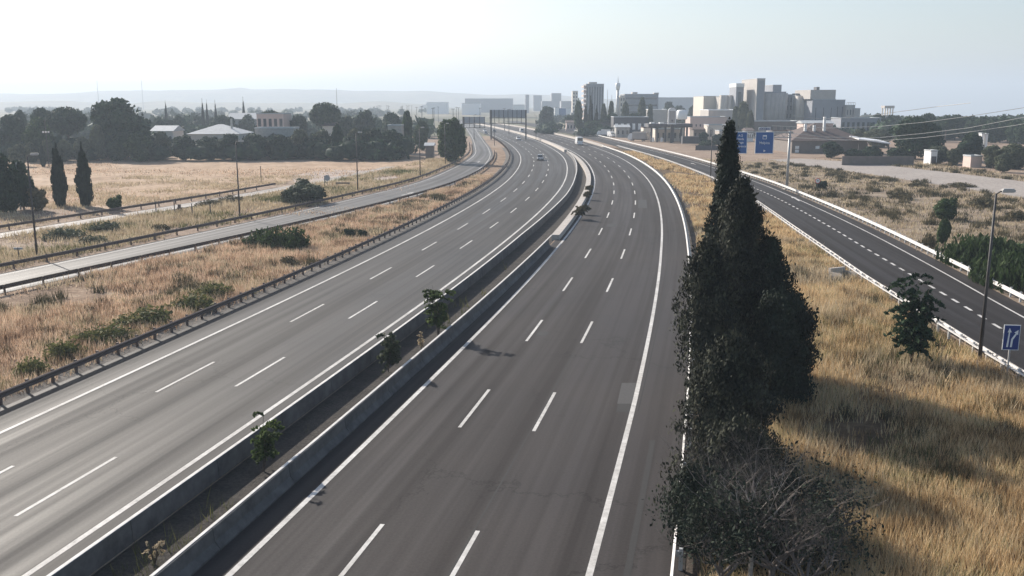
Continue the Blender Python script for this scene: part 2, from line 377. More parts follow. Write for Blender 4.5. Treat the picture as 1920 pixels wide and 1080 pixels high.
tag(link('ground', me), kind='structure')

# roads
ysR = sub(YS, -60, 880)
rc = strip('right_carriageway', offl(lambda y: TR(y) + .2, ysR), offl(lambda y: RCR(y) + 3.1, ysR), 0.0, M['asph_rc'], ncol=6)
lc = strip('left_carriageway', offl(lambda y: LCL(y) - 2.7, ysR), offl(lambda y: TL(y) - .2, ysR), 0.0, M['asph_lc'], ncol=6)
rr = strip('slip_road', shift(cur(RRL, sub(YS, -40, 800)), .2), shift(cur(RRR, sub(YS, -40, 800)), 1.6), 0.004, M['asph_rr'], ncol=4)
ls = strip('service_road', shift(cur(LSup, sub(YS, 0, 800)), -.4), shift(cur(LSlo, sub(YS, 0, 800)), .5), 0.004, M['asph_ls'], ncol=3)
l2 = strip('farm_access_road', shift(cur(LS2c, sub(YS, 40, 230)), -1.6), shift(cur(LS2c, sub(YS, 40, 230)), 1.7), 0.004, M['asph_ls2'])
ysT = sub(YS, -60, 296)
strip('median_floor', offl(lambda y: TL(y), ysT), offl(lambda y: TR(y), ysT), -.15, M['soil'])
# verges
strip('gravel_strip', offl(lambda y: LCL(y) - 4.3, sub(YS, -60, 330)), offl(lambda y: LCL(y) - 2.6, sub(YS, -60, 330)), -.018, M['concrete_dust'])
strip('gravel_strip', offl(lambda y: RCR(y) + 2.95, sub(YS, -60, 330)), offl(lambda y: RCR(y) + 4.6, sub(YS, -60, 330)), -.018, M['concrete_dust2'])
strip('right_verge', offl(lambda y: RCR(y) + 2.9, sub(YS, -60, 330)), shift(cur(RRL, sub(YS, -60, 330)), -.1), -.03, M['verge_r'], ncol=4)
strip('left_verge', shift(cur(LSlo, sub(YS, -60, 330)), .3), offl(lambda y: LCL(y) - 2.55, sub(YS, -60, 330)), -.03, M['verge_l'], ncol=4)
strip('scrub_land', shift(cur(RRR, sub(YS, 0, 250)), 1.4), shift(cur(RRR, sub(YS, 0, 250)), 60), -.035, M['scrub_r'], ncol=3)
def poly(name, pts, z, mat):
    me = bpy.data.meshes.new(name); me.from_pydata([(p[0], p[1], z) for p in pts], [], [tuple(range(len(pts)))]); me.materials.append(mat); me.update()
    return tag(link(name, me), kind='structure')
poly('straw_field', [at(60, 385), at(200, 392), at(330, 372), at(480, 350), at(600, 330), at(790, 318), at(860, 300), at(760, 290), at(560, 289), at(180, 298), at(60, 300), (-230, 262), (-200, 150)], -.02, M['field'])
poly('sandy_clearing', [at(560, 348), at(640, 352), at(745, 333), at(728, 320), at(610, 318), at(540, 330)], -.014, M['sand'])
poly('dirt_track', [at(1440, 299), at(1500, 297), at(1620, 305), at(1760, 321), at(1935, 342), at(2100, 362), at(2100, 395), at(1935, 373), at(1800, 352), at(1640, 328), at(1500, 309)], -.010, M['track'])
poly('concrete_pad', [at(566, 453), at(592, 446), at(620, 447), at(700, 447), at(674, 462), at(640, 467), at(585, 463)], -.008, M['concrete_pale'])

# ------------------------------------------------------------------ painted markings
def line(road, name, P, wd, z=.006, mat='paint'):
    return strip(name, shift(P, -wd/2), shift(P, wd/2), z, M[mat], parent=road)
line(rc, 'edge_line', offl(0, sub(YS, -40, 700)), .24); line(rc, 'edge_line', offl(RCR, sub(YS, -40, 700)), .24)
line(lc, 'edge_line', offl(LCL, sub(YS, -40, 700)), .22); line(lc, 'edge_line', offl(LCR, sub(YS, -40, 700)), .24)
line(rr, 'edge_line', cur(RRR, sub(YS, -30, 600)), .17, .010); 
line(ls, 'edge_line', shift(cur(LSup, sub(YS, 60, 600)), .35), .17, .010); line(ls, 'edge_line', shift(cur(LSlo, sub(YS, 60, 600)), -.35), .17, .010)
def dashes(road, fn, s0, period, ln, smin, smax, wd=.15, z=.006, mat='paint'):
    k = math.floor((smin - s0) / period)
    while s0 + k * period < smax:
        a = s0 + k * period; k += 1
        if a < smin: continue
        q = np.array([fn(a - ln/2 + ln * t / 2) for t in range(3)])
        # each dash is a short strip of its own
        strip('lane_dash', shift(q, -wd/2), shift(q, wd/2), z, M[mat], parent=road)
for o_, y0 in ((3.65, 46.1), (7.25, 45.6)):
    dashes(rc, lambda s, o_=o_: off(np.array([arcinv(s)]), np.array([o_]))[0], float(arc(y0 + .2 * o_)), 17.0, 6.2, float(arc(0)), float(arc(480)), .17)
for o_, y0 in ((-10.2, 34.0), (-13.9, 48.8)):
    dashes(lc, lambda s, o_=o_: off(np.array([arcinv(s)]), np.array([o_]))[0], float(arc(y0)), 17.0, 6.2, float(arc(0)), float(arc(480)), .17)
def rrdash(s): return np.array([float(RRD(s)), s])
dashes(rr, rrdash, 86.7, 2.85, 1.45, 30, 185, .24, .010)
def arrow(road, p, ang, L, z):
    poly_ = [(-.12, 0), (-.12, L*.6), (-.45, L*.6), (0, L), (.45, L*.6), (.12, L*.6), (.12, 0)]
    c, s = math.cos(ang), math.sin(ang)
    me = bpy.data.meshes.new('arrow_marking'); me.from_pydata([(p[0]+x*c-y*s, p[1]+x*s+y*c, z) for x, y in poly_], [], [tuple(range(7))])
    me.materials.append(M['paint']); me.update(); link('arrow_marking', me, road)
p = at(1455, 365); arrow(rr, (45.8, 149), -.12, 7.5, .012); arrow(rr, (46.4, 238), .02, 6, .012)
p = at(775, 357); arrow(ls, (float(LSlo(158))-2.6, 158), -.25, 6, .012); arrow(ls, (float(LSlo(245))-2.6, 245), -.05, 6, .012)
# repairs and seams in the asphalt of the right carriageway
def patchq(road, pts, mat, z=.003, name='asphalt_patch'):
    me = bpy.data.meshes.new(name); me.from_pydata([(q[0], q[1], z) for q in pts], [], [tuple(range(len(pts)))]); me.materials.append(mat); me.update(); link(name, me, road)
M['patch_l'] = plain('pale_asphalt_repair', (.052, .049, .048), .75, var=.2, scale=6); M['patch_d'] = plain('dark_asphalt_repair', (.018, .017, .017), .8, var=.2, scale=6)
patchq(rc, [at(1166, 718), at(1193, 718), at(1186, 757), at(1157, 757)], M['patch_l'])
patchq(rc, [at(1159, 757), at(1183, 757), at(1180, 773), at(1155, 773)], M['patch_d'])
for (o1, o2, y1, y2, mt) in ((4.1, 5.2, 118, 121, 'patch_d'), (4.0, 4.7, 62, 63.2, 'patch_d'), (7.7, 9.0, 140, 152, 'patch_d')):
    q_ = off(np.array([y1, y1, y2, y2]), np.array([o1, o2, o2, o1])); patchq(rc, q_, M[mt])
ysq = sub(YS, 27, 44); q = off(ysq, np.full(len(ysq), 12.9)); strip('asphalt_seam', shift(q, -.12), shift(q, .12), .003, M['patch_d'], parent=rc)
ysq = sub(YS, 20, 58); q = off(ysq, np.full(len(ysq), 7.1)); strip('asphalt_seam', shift(q, -.035), shift(q, .035), .0035, M['patch_d'], parent=rc)
for o3, ya, yb in ((-12.1, 22, 90), (-8.3, 60, 150)):
    ysq = sub(YS, ya, yb); q = off(ysq, np.full(len(ysq), o3)); strip('asphalt_seam', shift(q, -.03), shift(q, .03), .0035, M['patch_d'], parent=lc)
for o3, ya, yb in ((3.55, 60, 140), (11.9, 48, 130)):
    ysq = sub(YS, ya, yb); q = off(ysq, np.full(len(ysq), o3)); strip('asphalt_seam', shift(q, -.035), shift(q, .035), .0035, M['patch_d'], parent=rc)

# ------------------------------------------------------------------ concrete median barriers
def extrude(profile, P, name, mat, parent=None, zoff=0, closed=True, capends=True):   # profile (sideways, up) carried along the path P
    P = np.asarray(P); t = np.gradient(P, axis=0); t /= np.linalg.norm(t, axis=1)[:, None]; nrm = np.stack([t[:, 1], -t[:, 0]], -1)
    mb = MB(); k = len(profile); vs = []
    for i in range(len(P)):
        for (a, z) in profile: vs.append((P[i, 0] + nrm[i, 0]*a, P[i, 1] + nrm[i, 1]*a, z + zoff))
    fs = []
    for i in range(len(P) - 1):
        for j in range(k if closed else k - 1):
            j2 = (j + 1) % k; fs.append((i*k+j, (i+1)*k+j, (i+1)*k+j2, i*k+j2))
    if capends and closed: fs += [tuple(range(k)), tuple(range((len(P)-1)*k, len(P)*k))]
    mb.add(vs, fs); return mb.obj(name, mat, parent)
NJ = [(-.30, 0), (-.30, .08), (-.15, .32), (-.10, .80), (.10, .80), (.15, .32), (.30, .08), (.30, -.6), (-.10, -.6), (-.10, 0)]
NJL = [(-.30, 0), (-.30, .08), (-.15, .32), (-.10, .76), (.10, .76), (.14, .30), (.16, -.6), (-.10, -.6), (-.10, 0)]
def segments(profile, fn, y0, y1, mat, parent, step=6.0, name='barrier_segment'):
    a = float(arc(y0)); n = int((float(arc(y1)) - a) / step)
    for i in range(n):
        y = np.array([float(arcinv(a + i*step + .02)), float(arcinv(a + (i+.5)*step)), float(arcinv(a + (i+1)*step - .02))])
        extrude(profile, offl(fn, y), name, mat, parent)
bl = thing('concrete_barrier', 'long dark concrete barrier along the white edge line of the left carriageway', 'barrier')
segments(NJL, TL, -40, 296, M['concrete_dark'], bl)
extrude([(-.075, .763), (-.075, .785), (.075, .785), (.075, .763)], offl(TL, sub(YS, -40, 296)), 'lit_top_strip', M['cap'], bl)  # thin strip added to draw the sunlit top edge
br = thing('concrete_barrier', 'dark concrete barrier with a thin sunlit-toned top, left of the right carriageway', 'barrier')
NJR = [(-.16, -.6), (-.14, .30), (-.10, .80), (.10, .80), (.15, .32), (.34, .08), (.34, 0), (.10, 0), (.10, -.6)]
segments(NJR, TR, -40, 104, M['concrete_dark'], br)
extrude([(-.085, .803), (-.085, .825), (.04, .825), (.04, .803)], offl(TR, sub(YS, -40, 104)), 'lit_top_strip', M['cap'], br)
bp_ = thing('planter_wall', 'wide pale concrete planter wall with small shrubs in the bend of the median', 'planter')
extrude([(-.45, -.6), (-.45, .55), (.45, .55), (.5, 0), (.3, -.02), (.3, -.6)], offl(lambda y: TR(y) + .15, sub(YS, 104.5, 292)), 'planter_body', M['concrete_pale'], bp_)
bf = thing('concrete_barrier', 'pale concrete double barrier dividing both carriageways in the distance', 'barrier')
extrude([(-.55, 0), (-.45, .8), (.45, .8), (.55, 0)], offl(lambda y: TR(y) - .1, sub(YS, 297, 700)), 'barrier_wall', M['concrete_pale'], bf)

# ------------------------------------------------------------------ guardrails
def rail_profile(face):            # W-beam: face = +1 looks towards +side
    out = [(0, .39), (.08, .43), (.08, .51), (.01, .57), (.08, .63), (.08, .71), (0, .75)]
    back = [(a - .012, z) for a, z in out[::-1]]
    pr = out + back
    return [(a * face, z) for a, z in pr] + [] 
POST = {}
def post_mesh(key, mat, face):
    if key not in POST:
        mb = MB(); mb.box(-.07, .07, -.06, .06, -.3, .78)
        mb.box(min(0, face*.20), max(0, face*.20), -.05, .05, .48, .68)
        POST[key] = mb.mesh('post', mat)
    return POST[key]
def guardrail(label, P, face, rail_mat, post_mat, spacing=2.0, maxposts=290, double=False, pscale=1):
    P = np.asarray(P); g = thing('guardrail', label, 'guardrail', group='steel guardrails beside the roads')
    extrude(rail_profile(face), P, 'rail', rail_mat, g, capends=True)
    if double: extrude([(-face*.50, .66), (-face*.50, .74), (-face*.40, .74), (-face*.40, .66)], P, 'rear_rail', rail_mat, g)
    s = np.concatenate([[0], np.cumsum(np.linalg.norm(np.diff(P, axis=0), axis=1))]); n = min(maxposts, int(s[-1] / spacing))
    for i in range(n):
        d = .5 + i * spacing; x = np.interp(d, s, P[:, 0]); y = np.interp(d, s, P[:, 1])
        x2 = np.interp(d + .5, s, P[:, 0]); y2 = np.interp(d + .5, s, P[:, 1]); a = math.atan2(y2 - y, x2 - x) - math.pi/2
        nx, ny = math.cos(a), math.sin(a)
        link('post', post_mesh((post_mat.name, face), post_mat, face), g, (x - nx*face*.20, y - ny*face*.20, 0), (0, 0, a))
    return g
ysg = sub(YS, 24, 420)
guardrail('brown shaded guardrail along the left edge of the left carriageway', offl(lambda y: LCL(y) - 2.9, ysg), 1, M['steel_brown'], M['steel_brown'], 2.0)
guardrail('bright steel guardrail passing the cypresses on the right of the right carriageway', offl(lambda y: RCR(y) + 2.75, sub(YS, 20, 330)), -1, M['steel_w'], M['steel'], 2.0, double=False)
extrude([(-.22, .0), (-.22, .8), (.22, .8), (.22, 0)], offl(lambda y: RCR(y) + 3.2, sub(YS, 330, 700)), 'concrete_barrier', M['concrete_pale'])
tag(bpy.data.objects['concrete_barrier.003'], 'pale low wall on the outer edge of the distant right carriageway', 'barrier')
guardrail('bright steel guardrail between golden grass and the left side of the slip road', shift(cur(RRL, sub(YS, 30, 330)), -.35), 1, M['steel_w'], M['steel'], 2.0, double=True)
guardrail('bright steel guardrail on the right side of the slip road, before the scrub land', shift(cur(RRR, sub(YS, 56, 560)), 1.75), -1, M['steel_w'], M['steel'], 2.0, double=False)
guardrail('dark guardrail along the far side of the service road on the left', shift(cur(LSup, sub(YS, 60, 360)), -1.4), 1, M['steel_brown'], M['steel_brown'], 4.0)
guardrail('dark guardrail along the near side of the service road on the left', shift(cur(LSlo, sub(YS, 56, 300)), .8), -1, M['steel_brown'], M['steel_brown'], 4.0)
guardrail('dark guardrail behind the narrow pale farm road at far left', shift(cur(LS2c, sub(YS, 60, 175)), -3.0), 1, M['steel_brown'], M['steel_brown'], 4.0)
# ------------------------------------------------------------------ foliage makers (numpy)
def rvec(n):
    v = RNG.normal(size=(n, 3)); return v / np.linalg.norm(v, axis=1)[:, None]
def cards(P, size, up=0.0, aspect=1.4, jitter=.35, outward=None):    # loose triangles round the points P
    n = len(P); a = rvec(n)
    if up: a[:, 2] = np.abs(a[:, 2]) + up; a /= np.linalg.norm(a, axis=1)[:, None]
    b = rvec(n) if outward is None else outward + rvec(n) * .6
    c = np.cross(a, b); c /= np.linalg.norm(c, axis=1)[:, None] + 1e-9
    s = (size * (1 + jitter * RNG.normal(size=n)).clip(.4, 2))[:, None] if np.ndim(size) == 0 else size[:, None]
    V = np.empty((n, 4, 3))
    V[:, 0] = P - a * s * aspect * .5; V[:, 1] = P + c * s * .5 + a * s * .05
    V[:, 2] = P + a * s * aspect * .5; V[:, 3] = P - c * s * .5 - a * s * .02
    return V
def on_lobes(lobes, n, shell=(.78, 1.06)):
    L = np.array(lobes, float); ar = (L[:, 3]*L[:, 4] + L[:, 4]*L[:, 5] + L[:, 3]*L[:, 5]); k = RNG.choice(len(L), n * 2, p=ar/ar.sum())
    d = rvec(n * 2); P = L[k, :3] + d * L[k, 3:6] * RNG.uniform(*shell, (n*2, 1))
    keep = np.ones(n*2, bool)
    for i, l in enumerate(L):
        q = (P - l[:3]) / (l[3:6] * .74); keep &= (k == i) | ((q**2).sum(1) > 1)
    P = P[keep][:n]; d = d[keep][:n]
    return P, d
def ico_core(lobes, s=.74):
    bm = bmesh.new()
    for l in lobes:
        bmesh.ops.create_icosphere(bm, subdivisions=2, radius=1, matrix=Matrix.Translation(l[:3]) @ Matrix.Diagonal((l[3]*s, l[4]*s, l[5]*s, 1)))
    for v in bm.verts: v.co += Vector(rvec(1)[0]) * .02 * max(lobes[0][3:6])
    T = []
    for f in bm.faces:
        c = [tuple(v.co) for v in f.verts]; T.append(c + [c[2]])
    bm.free(); T = np.array(T)
    T[:, 3] = T[:, 2] * .999 + T[:, 0] * .001
    return T
def crown_mesh(name, lobes, n, size, mat, up=0.0, aspect=1.3, core=.74, shell=(.78, 1.06)):
    P, d = on_lobes(lobes, n, shell); V = cards(P, size, up, aspect, outward=d)
    if core: V = np.concatenate([V, ico_core(lobes, core)])
    return npmesh(name, V, 4, mat)
def lobes_in(kind, k, seed):
    g = np.random.default_rng(seed); L = []
    if kind == 'pine':                      # umbrella dome, z from .45 to 1
        L.append((0, 0, .68, .42, .42, .26))
        for i in range(k):
            a = g.uniform(0, 6.28); r = .30 * math.sqrt(g.uniform(0, 1)); L.append((r*math.cos(a), r*math.sin(a), .82 - r*.55 + g.uniform(-.04, .03), g.uniform(.13, .20), g.uniform(.13, .20), g.uniform(.11, .17)))
    elif kind == 'round':
        L.append((0, 0, .47, .36, .36, .42))
        for i in range(k):
            d = g.normal(size=3); d /= np.linalg.norm(d); L.append((d[0]*.30, d[1]*.30, .48 + d[2]*.36, g.uniform(.12, .21), g.uniform(.12, .21), g.uniform(.11, .18)))
    elif kind == 'cypress':                 # spindle
        for i in range(k):
            t = i / (k - 1); r = .5 * (math.sin(math.pi * (t * .86 + .12)) ** .7) * (1 - t * .45); L.append((g.uniform(-.05, .05), g.uniform(-.05, .05), .06 + t * .86, r*.95, r*.95, .11))
    elif kind == 'poplar':
        L.append((0, 0, .55, .30, .30, .40))
        for i in range(k):
            t = g.uniform(0, 1); a = g.uniform(0, 6.28); r = .22 * (1 - t * .7); L.append((r*math.cos(a), r*math.sin(a), .22 + t*.68, g.uniform(.13, .22), g.uniform(.13, .22), g.uniform(.08, .14)))
    elif kind == 'bush':
        L.append((0, 0, .38, .40, .36, .40))
        for i in range(k):
            a = g.uniform(0, 6.28); r = g.uniform(.1, .36); L.append((r*math.cos(a), r*math.sin(a), g.uniform(.25, .75), g.uniform(.12, .22), g.uniform(.12, .22), g.uniform(.14, .25)))
    return L
CROWN = {}; TRUNK = {}
def weed_mesh(mk, seed):
    g = np.random.default_rng(seed); n = 170; V = []
    a = g.uniform(0, 6.28, n); r = .46*np.sqrt(g.uniform(0, 1, n)) * (1 + .3*np.sin(a*3+seed)); x, y = r*np.cos(a), r*np.sin(a)
    hh = (1 - 1.2*r**1.3) * g.uniform(.45, 1.05, n)
    for k in range(7):
        z = hh * (k + .6) / 7; sp = g.normal(size=(n, 2)) * .05
        V.append(cards(np.stack([x*(1+.25*k/7) + sp[:, 0], y*(1+.25*k/7) + sp[:, 1], z], -1), .065, up=.8, aspect=2.2))
    return npmesh('foliage', np.concatenate(V), 4, M[mk])
def crown(kind, var, mk):
    key = (kind, var, mk)
    if key not in CROWN and kind == 'weed': CROWN[key] = weed_mesh(mk, var)
    if key not in CROWN:
        k = {'pine': 16, 'round': 16, 'cypress': 8, 'poplar': 14, 'bush': 9}[kind]
        n = {'pine': 2600, 'round': 2400, 'cypress': 1500, 'poplar': 1900, 'bush': 1100}[kind]
        size = {'pine': .045, 'round': .05, 'cypress': .075, 'poplar': .065, 'bush': .07}[kind]
        CROWN[key] = crown_mesh('crown', lobes_in(kind, k, var * 7 + len(kind)), n, size, M[mk], up=.5 if kind in ('cypress', 'poplar') else 0)
    return CROWN[key]
def trunk(kind, var):
    key = (kind, var % 2)
    if key not in TRUNK:
        mb = MB(); g = random.Random(var); h = .75 if kind in ('pine',) else .6
        r = .035
        mb.tube([(0, 0, -.03), (g.uniform(-.02, .02), 0, h*.35), (g.uniform(-.04, .04), g.uniform(-.03, .03), h)], [r, r*.75, r*.4], 7)
        if kind != 'cypress':
            for i in range(4):
                a = i * 1.57 + g.random(); mb.tube([(0, 0, h*.5), (.11*math.cos(a), .11*math.sin(a), h*.75), (.22*math.cos(a), .22*math.sin(a), h*1.0)], [r*.55, r*.4, r*.2], 5)
        TRUNK[key] = mb.mesh('trunk', M['bark'])
    return TRUNK[key]
NAMES = {'pine': ('pine_tree', 'pine tree'), 'round': ('leafy_tree', 'tree'), 'cypress': ('cypress_tree', 'cypress'), 'poplar': ('poplar_tree', 'poplar'), 'bush': ('bush', 'bush'), 'weed': ('weed_clump', 'bush')}
TN = [0]
def tree(kind, px, base, top, wpx, label, mk=None, group=None, var=None, Y=None):
    if Y is None: p = at(px, base)
    else: p = Vector((xat(px, Y), Y, 0))
    Y = p.y; p.z = float(gz(p.x, Y)); h = max(.3, zat(top, Y) - p.z); dep = Y * math.cos(TH) + CH * math.sin(TH); wd = wpx / F * dep
    TN[0] += 1; v = (TN[0] % 3) if var is None else var
    mk = mk or {'pine': 'pine', 'round': 'broad', 'cypress': 'cypress', 'poplar': 'broad_dark', 'bush': 'broad_dark', 'weed': 'grass_green'}[kind]
    t = thing(NAMES[kind][0], label, NAMES[kind][1], p, random.uniform(0, 6.28), group)
    link('crown', crown(kind, v, mk), t, scale=(wd, wd, h))
    if kind not in ('bush', 'weed'): link('trunk', trunk(kind, v), t, scale=(min(wd, h*.8), min(wd, h*.8), h))
    return t

# ---- left side trees: a long row beyond the straw field
GL = 'trees beyond the straw field'
for a in [
 ('round', 232, 0, 180, 122, 'massive double-domed pine towering over the left tree row', 'pine', 262),
 ('pine', 131, 0, 195, 78, 'broad domed pine just left of the massive pine', 'pine', 275),
 ('pine', 84, 0, 197, 44, 'upright domed pine, second of the group at far left', 'pine', 290),
 ('pine', 44, 0, 202, 26, 'small high pine top poking above the far left trees', 'pine', 300),
 ('round', 78, 0, 216, 66, 'rounded grey-green tree in front of the far left pines', 'broad', 255),
 ('round', 22, 0, 214, 70, 'dark rounded tree at the left edge behind the small trees', 'broad_dark', 262),
 ('round', 36, 0, 268, 40, 'small round tree at far left, beside the pale pole', 'olive', 232),
 ('round', 60, 0, 264, 30, 'small round tree behind the two cypresses, leftmost of its row', 'olive', 246),
 ('round', 92, 0, 262, 34, 'small round tree above the left of the two cypresses', 'olive', 246),
 ('round', 124, 0, 259, 34, 'small round tree between the tops of the two cypresses', 'olive', 250),
 ('round', 156, 0, 253, 40, 'small pale tree above the right of the two cypresses', 'olive', 252),
 ('poplar', 186, 0, 232, 42, 'loose green tree under the left flank of the massive pine', 'olive', 254),
 ('round', 222, 0, 262, 46, 'low grey tree in the hollow under the massive pine', 'pine', 252),
 ('round', 262, 0, 248, 62, 'dense dark tree under the right flank of the massive pine', 'broad', 250),
 ('round', 305, 0, 246, 44, 'feathery grey-green tree right of the massive pine', 'olive', 258),
 ('round', 348, 0, 252, 54, 'dark tree just below the pyramid roof, left end', 'broad_dark', 256),
 ('round', 392, 0, 254, 50, 'dark tree in front of the pyramid roof', 'pine', 258),
 ('round', 436, 0, 250, 56, 'dark tree at the right end of the pyramid roof', 'broad_dark', 256),
 ('round', 480, 0, 247, 52, 'hedge-like tree between pyramid roof and pink house', 'pine', 258),
 ('round', 524, 0, 250, 56, 'low dark tree in front of the pink house', 'broad_dark', 258),
 ('round', 566, 0, 242, 50, 'pale-topped tree right of the pink house', 'olive', 262),
 ('round', 604, 0, 240, 46, 'pale-topped tree left of the dark spiky tree', 'olive', 264),
 ('poplar', 634, 0, 230, 32, 'dark spiky tree rising in the middle of the left tree row', 'broad_dark', 262),
 ('round', 664, 0, 240, 42, 'palm-like feathery tree right of the dark spiky tree', 'olive', 264),
 ('round', 700, 0, 238, 60, 'broad dark tree near the right end of the left tree row', 'broad_dark', 266),
 ('round', 735, 0, 240, 46, 'dark tree closing the right end of the left tree row', 'pine', 268),
 ('poplar', 765, 0, 204, 30, 'tall leafy poplar at the right end of the tree row', 'broad', 295),
 ('round', 790, 0, 222, 34, 'round green tree right of the tall leafy poplar', 'broad', 310),
 ('pine', 612, 0, 187, 66, 'wide umbrella pine with flat dark dome in the middle distance', 'pine', 335),
 ('pine', 510, 0, 203, 54, 'arched umbrella pine over the pink house', 'pine', 335),
 ('round', 562, 0, 212, 40, 'dark tree between the two umbrella pines', 'broad_dark', 340),
 ('round', 686, 0, 203, 56, 'bushy dark tree right of the wide umbrella pine', 'broad_dark', 350),
 ('round', 735, 0, 210, 56, 'mid-green tree behind the tall leafy poplar', 'pine', 365),
 ('round', 650, 0, 214, 40, 'low tree at the foot of the wide umbrella pine', 'pine', 355),
 ('round', 300, 0, 218, 36, 'grey tree left of the pyramid roof, far back', 'pine', 360),
 ('round', 335, 0, 216, 40, 'far grey tree directly above the left eave of the pyramid roof', 'pine', 390),
 ('round', 420, 0, 214, 60, 'far wide tree behind the peak of the pyramid roof', 'pine', 380),
 ('round', 467, 0, 212, 40, 'far tree between the pyramid roof and the arched pine', 'pine', 400),
 ('cypress', 383, 0, 187, 8, 'tallest thin far cypress spire above the pyramid roof', 'cypress', 430),
 ('cypress', 391, 0, 190, 7, 'thin far cypress just right of the tallest spire', 'cypress', 440),
 ('cypress', 407, 0, 189, 7, 'thin far cypress, third of the spires above the pyramid roof', 'cypress', 450),
 ('cypress', 459, 0, 184, 8, 'isolated far cypress spire left of the arched pine', 'cypress', 480),
 ('cypress', 314, 0, 191, 8, 'short far cypress pair member right of the massive pine', 'cypress', 470),
]:
    tree(a[0], a[1], a[2], a[3], a[4], a[5], a[6], GL, Y=a[7])
tree('cypress', 115, 386, 268, 34, 'left of the two dark cypresses standing on the straw field', 'cypress')
tree('cypress', 162, 387, 270, 36, 'right of the two dark cypresses standing on the straw field', 'cypress')
tree('cypress', 82, 313, 270, 14, 'slim dark cypress behind the two field cypresses', 'cypress')
tree('round', 10, 398, 282, 78, 'dark overgrown tree at the left edge of the picture', 'broad_dark')
tree('round', 45, 392, 300, 56, 'dark olive tree beside the pale pole at the left edge', 'broad_dark')
tree('bush', 72, 395, 348, 40, 'scraggy bush at the foot of the left street lamp', 'scrub')
tree('bush', 216, 393, 364, 34, 'small palm-like bush right of the field cypresses', 'sapling')
tree('bush', 845, 302, 250, 24, 'undergrowth below the leafy tree beside the service road', 'olive')
tree('round', 847, 306, 217, 66, 'dense leafy tree beside the bend of the service road', 'broad')
tree('bush', 575, 380, 334, 84, 'large grey-green bush between farm road and service road', 'olive')
tree('bush', 545, 384, 352, 48, 'lower bush leaning on the large grey-green bush', 'olive')
for i, (px, b, tp, wd) in enumerate([(490, 459, 425, 50), (520, 464, 417, 56), (550, 468, 418, 50)]):
    tree('weed', px, b, tp, wd, ['left', 'middle', 'right'][i] + ' of the three dark green bushes beside the concrete pad', 'reed')
tree('bush', 655, 446, 427, 26, 'left of two small dark bushes above the concrete pad', 'broad_dark')
tree('bush', 680, 445, 428, 22, 'right of two small dark bushes above the concrete pad', 'broad_dark')
for i, (px, b, tp, wd) in enumerate([(120, 446, 424, 60), (200, 432, 412, 50), (175, 455, 440, 50), (300, 430, 418, 30), (540, 495, 478, 34), (395, 385, 372, 40), (435, 378, 364, 40)]):
    tree('weed', px, b, tp, wd, ['grey-green weed clump under the left street lamp', 'leafy weed clump beside the narrow farm road', 'low weed clump near the service road guardrail', 'small brown-green shrub between farm road and service road', 'dry brown shrub near the left carriageway guardrail', 'green shrub behind the second street lamp', 'round shrub just right of the second street lamp'][i], 'scrub' if i > 2 else 'olive')
for i, (px, b, wd) in enumerate([(200, 640, 70), (280, 605, 70), (365, 580, 56), (120, 668, 50), (60, 700, 44), (400, 560, 50)]):
    tree('weed', px, b, b - 34, wd * 1.25, ['leafy green weed by the brown guardrail, largest of its row', 'wide green weed second along the brown guardrail', 'green weed third along the brown guardrail', 'dark weed left of the largest one by the guardrail', 'leftmost low weed by the brown guardrail', 'farthest weed clump along the brown guardrail'][i], 'grass_green', 'weeds behind the brown guardrail')

# ---- middle and right trees
GM = 'trees in the middle distance by the town'
for a in [
 ('round', 1025, 197, 34, 'dark boxy tree beside the distant road, left of the shop', 'broad_dark', 570),
 ('poplar', 1084, 184, 24, 'ragged poplar left of the dark cypresses', 'broad', 480),
 ('cypress', 1098, 192, 11, 'left of the three dark cypresses below the tower block', 'cypress', 470),
 ('cypress', 1107, 177, 13, 'tallest of the three dark cypresses below the tower block', 'cypress', 465),
 ('cypress', 1118, 198, 12, 'shortest of the three dark cypresses below the tower block', 'cypress', 460),
 ('poplar', 1131, 192, 18, 'thin poplar directly right of the three cypresses', 'olive', 480),
 ('poplar', 1145, 190, 18, 'thin poplar below the slender communications tower, left one', 'olive', 490),
 ('poplar', 1172, 188, 22, 'poplar in front of the left end of the blue-grey block', 'olive', 500),
 ('poplar', 1203, 180, 24, 'tall poplar in front of the middle of the blue-grey block', 'olive', 500),
 ('poplar', 1218, 196, 18, 'short poplar in front of the right end of the blue-grey block', 'olive', 505),
 ('round', 1188, 210, 44, 'dark low tree under the blue-grey block', 'broad_dark', 470),
 ('round', 1150, 212, 44, 'dark low tree at the foot of the slender tower', 'broad_dark', 460),
 ('round', 1112, 225, 44, 'green bush-like tree behind the parked vans', 'broad', 450),
 ('round', 1070, 214, 30, 'dark tree between the boxy tree and the ragged poplar', 'broad_dark', 540),
 ('round', 1252, 190, 30, 'dark tree behind the white silo, left of two', 'broad_dark', 620),
 ('round', 1300, 192, 28, 'dark round tree right of the white storage tank', 'broad_dark', 600),
 ('round', 1272, 196, 30, 'dark tree between silo and storage tank, far back', 'broad_dark', 640),
 ('poplar', 1392, 188, 34, 'loose bare-looking tree in front of the tall grain tower', 'olive', 420),
 ('poplar', 1378, 200, 22, 'loose tree left of the tall grain tower base', 'olive', 430),
 ('poplar', 1405, 205, 22, 'low loose tree at the right foot of the tall grain tower', 'olive', 410),
 ('round', 1205, 246, 14, 'small round dark tree beside the white lorry at the station', 'broad_dark', 390),
 ('round', 1318, 246, 24, 'dark low tree beside the dark container', 'broad_dark', 360),
 ('round', 1345, 250, 26, 'dark low tree left of the tall cypress top', 'broad_dark', 350),
 ('round', 1325, 262, 40, 'hedge-like tree behind the right roadside fence', 'broad_dark', 330),
]:
    tree(a[0], a[1], 0, a[2], a[3], a[4], a[5], GM, Y=a[6])
GR = 'trees beyond the dirt track on the right'
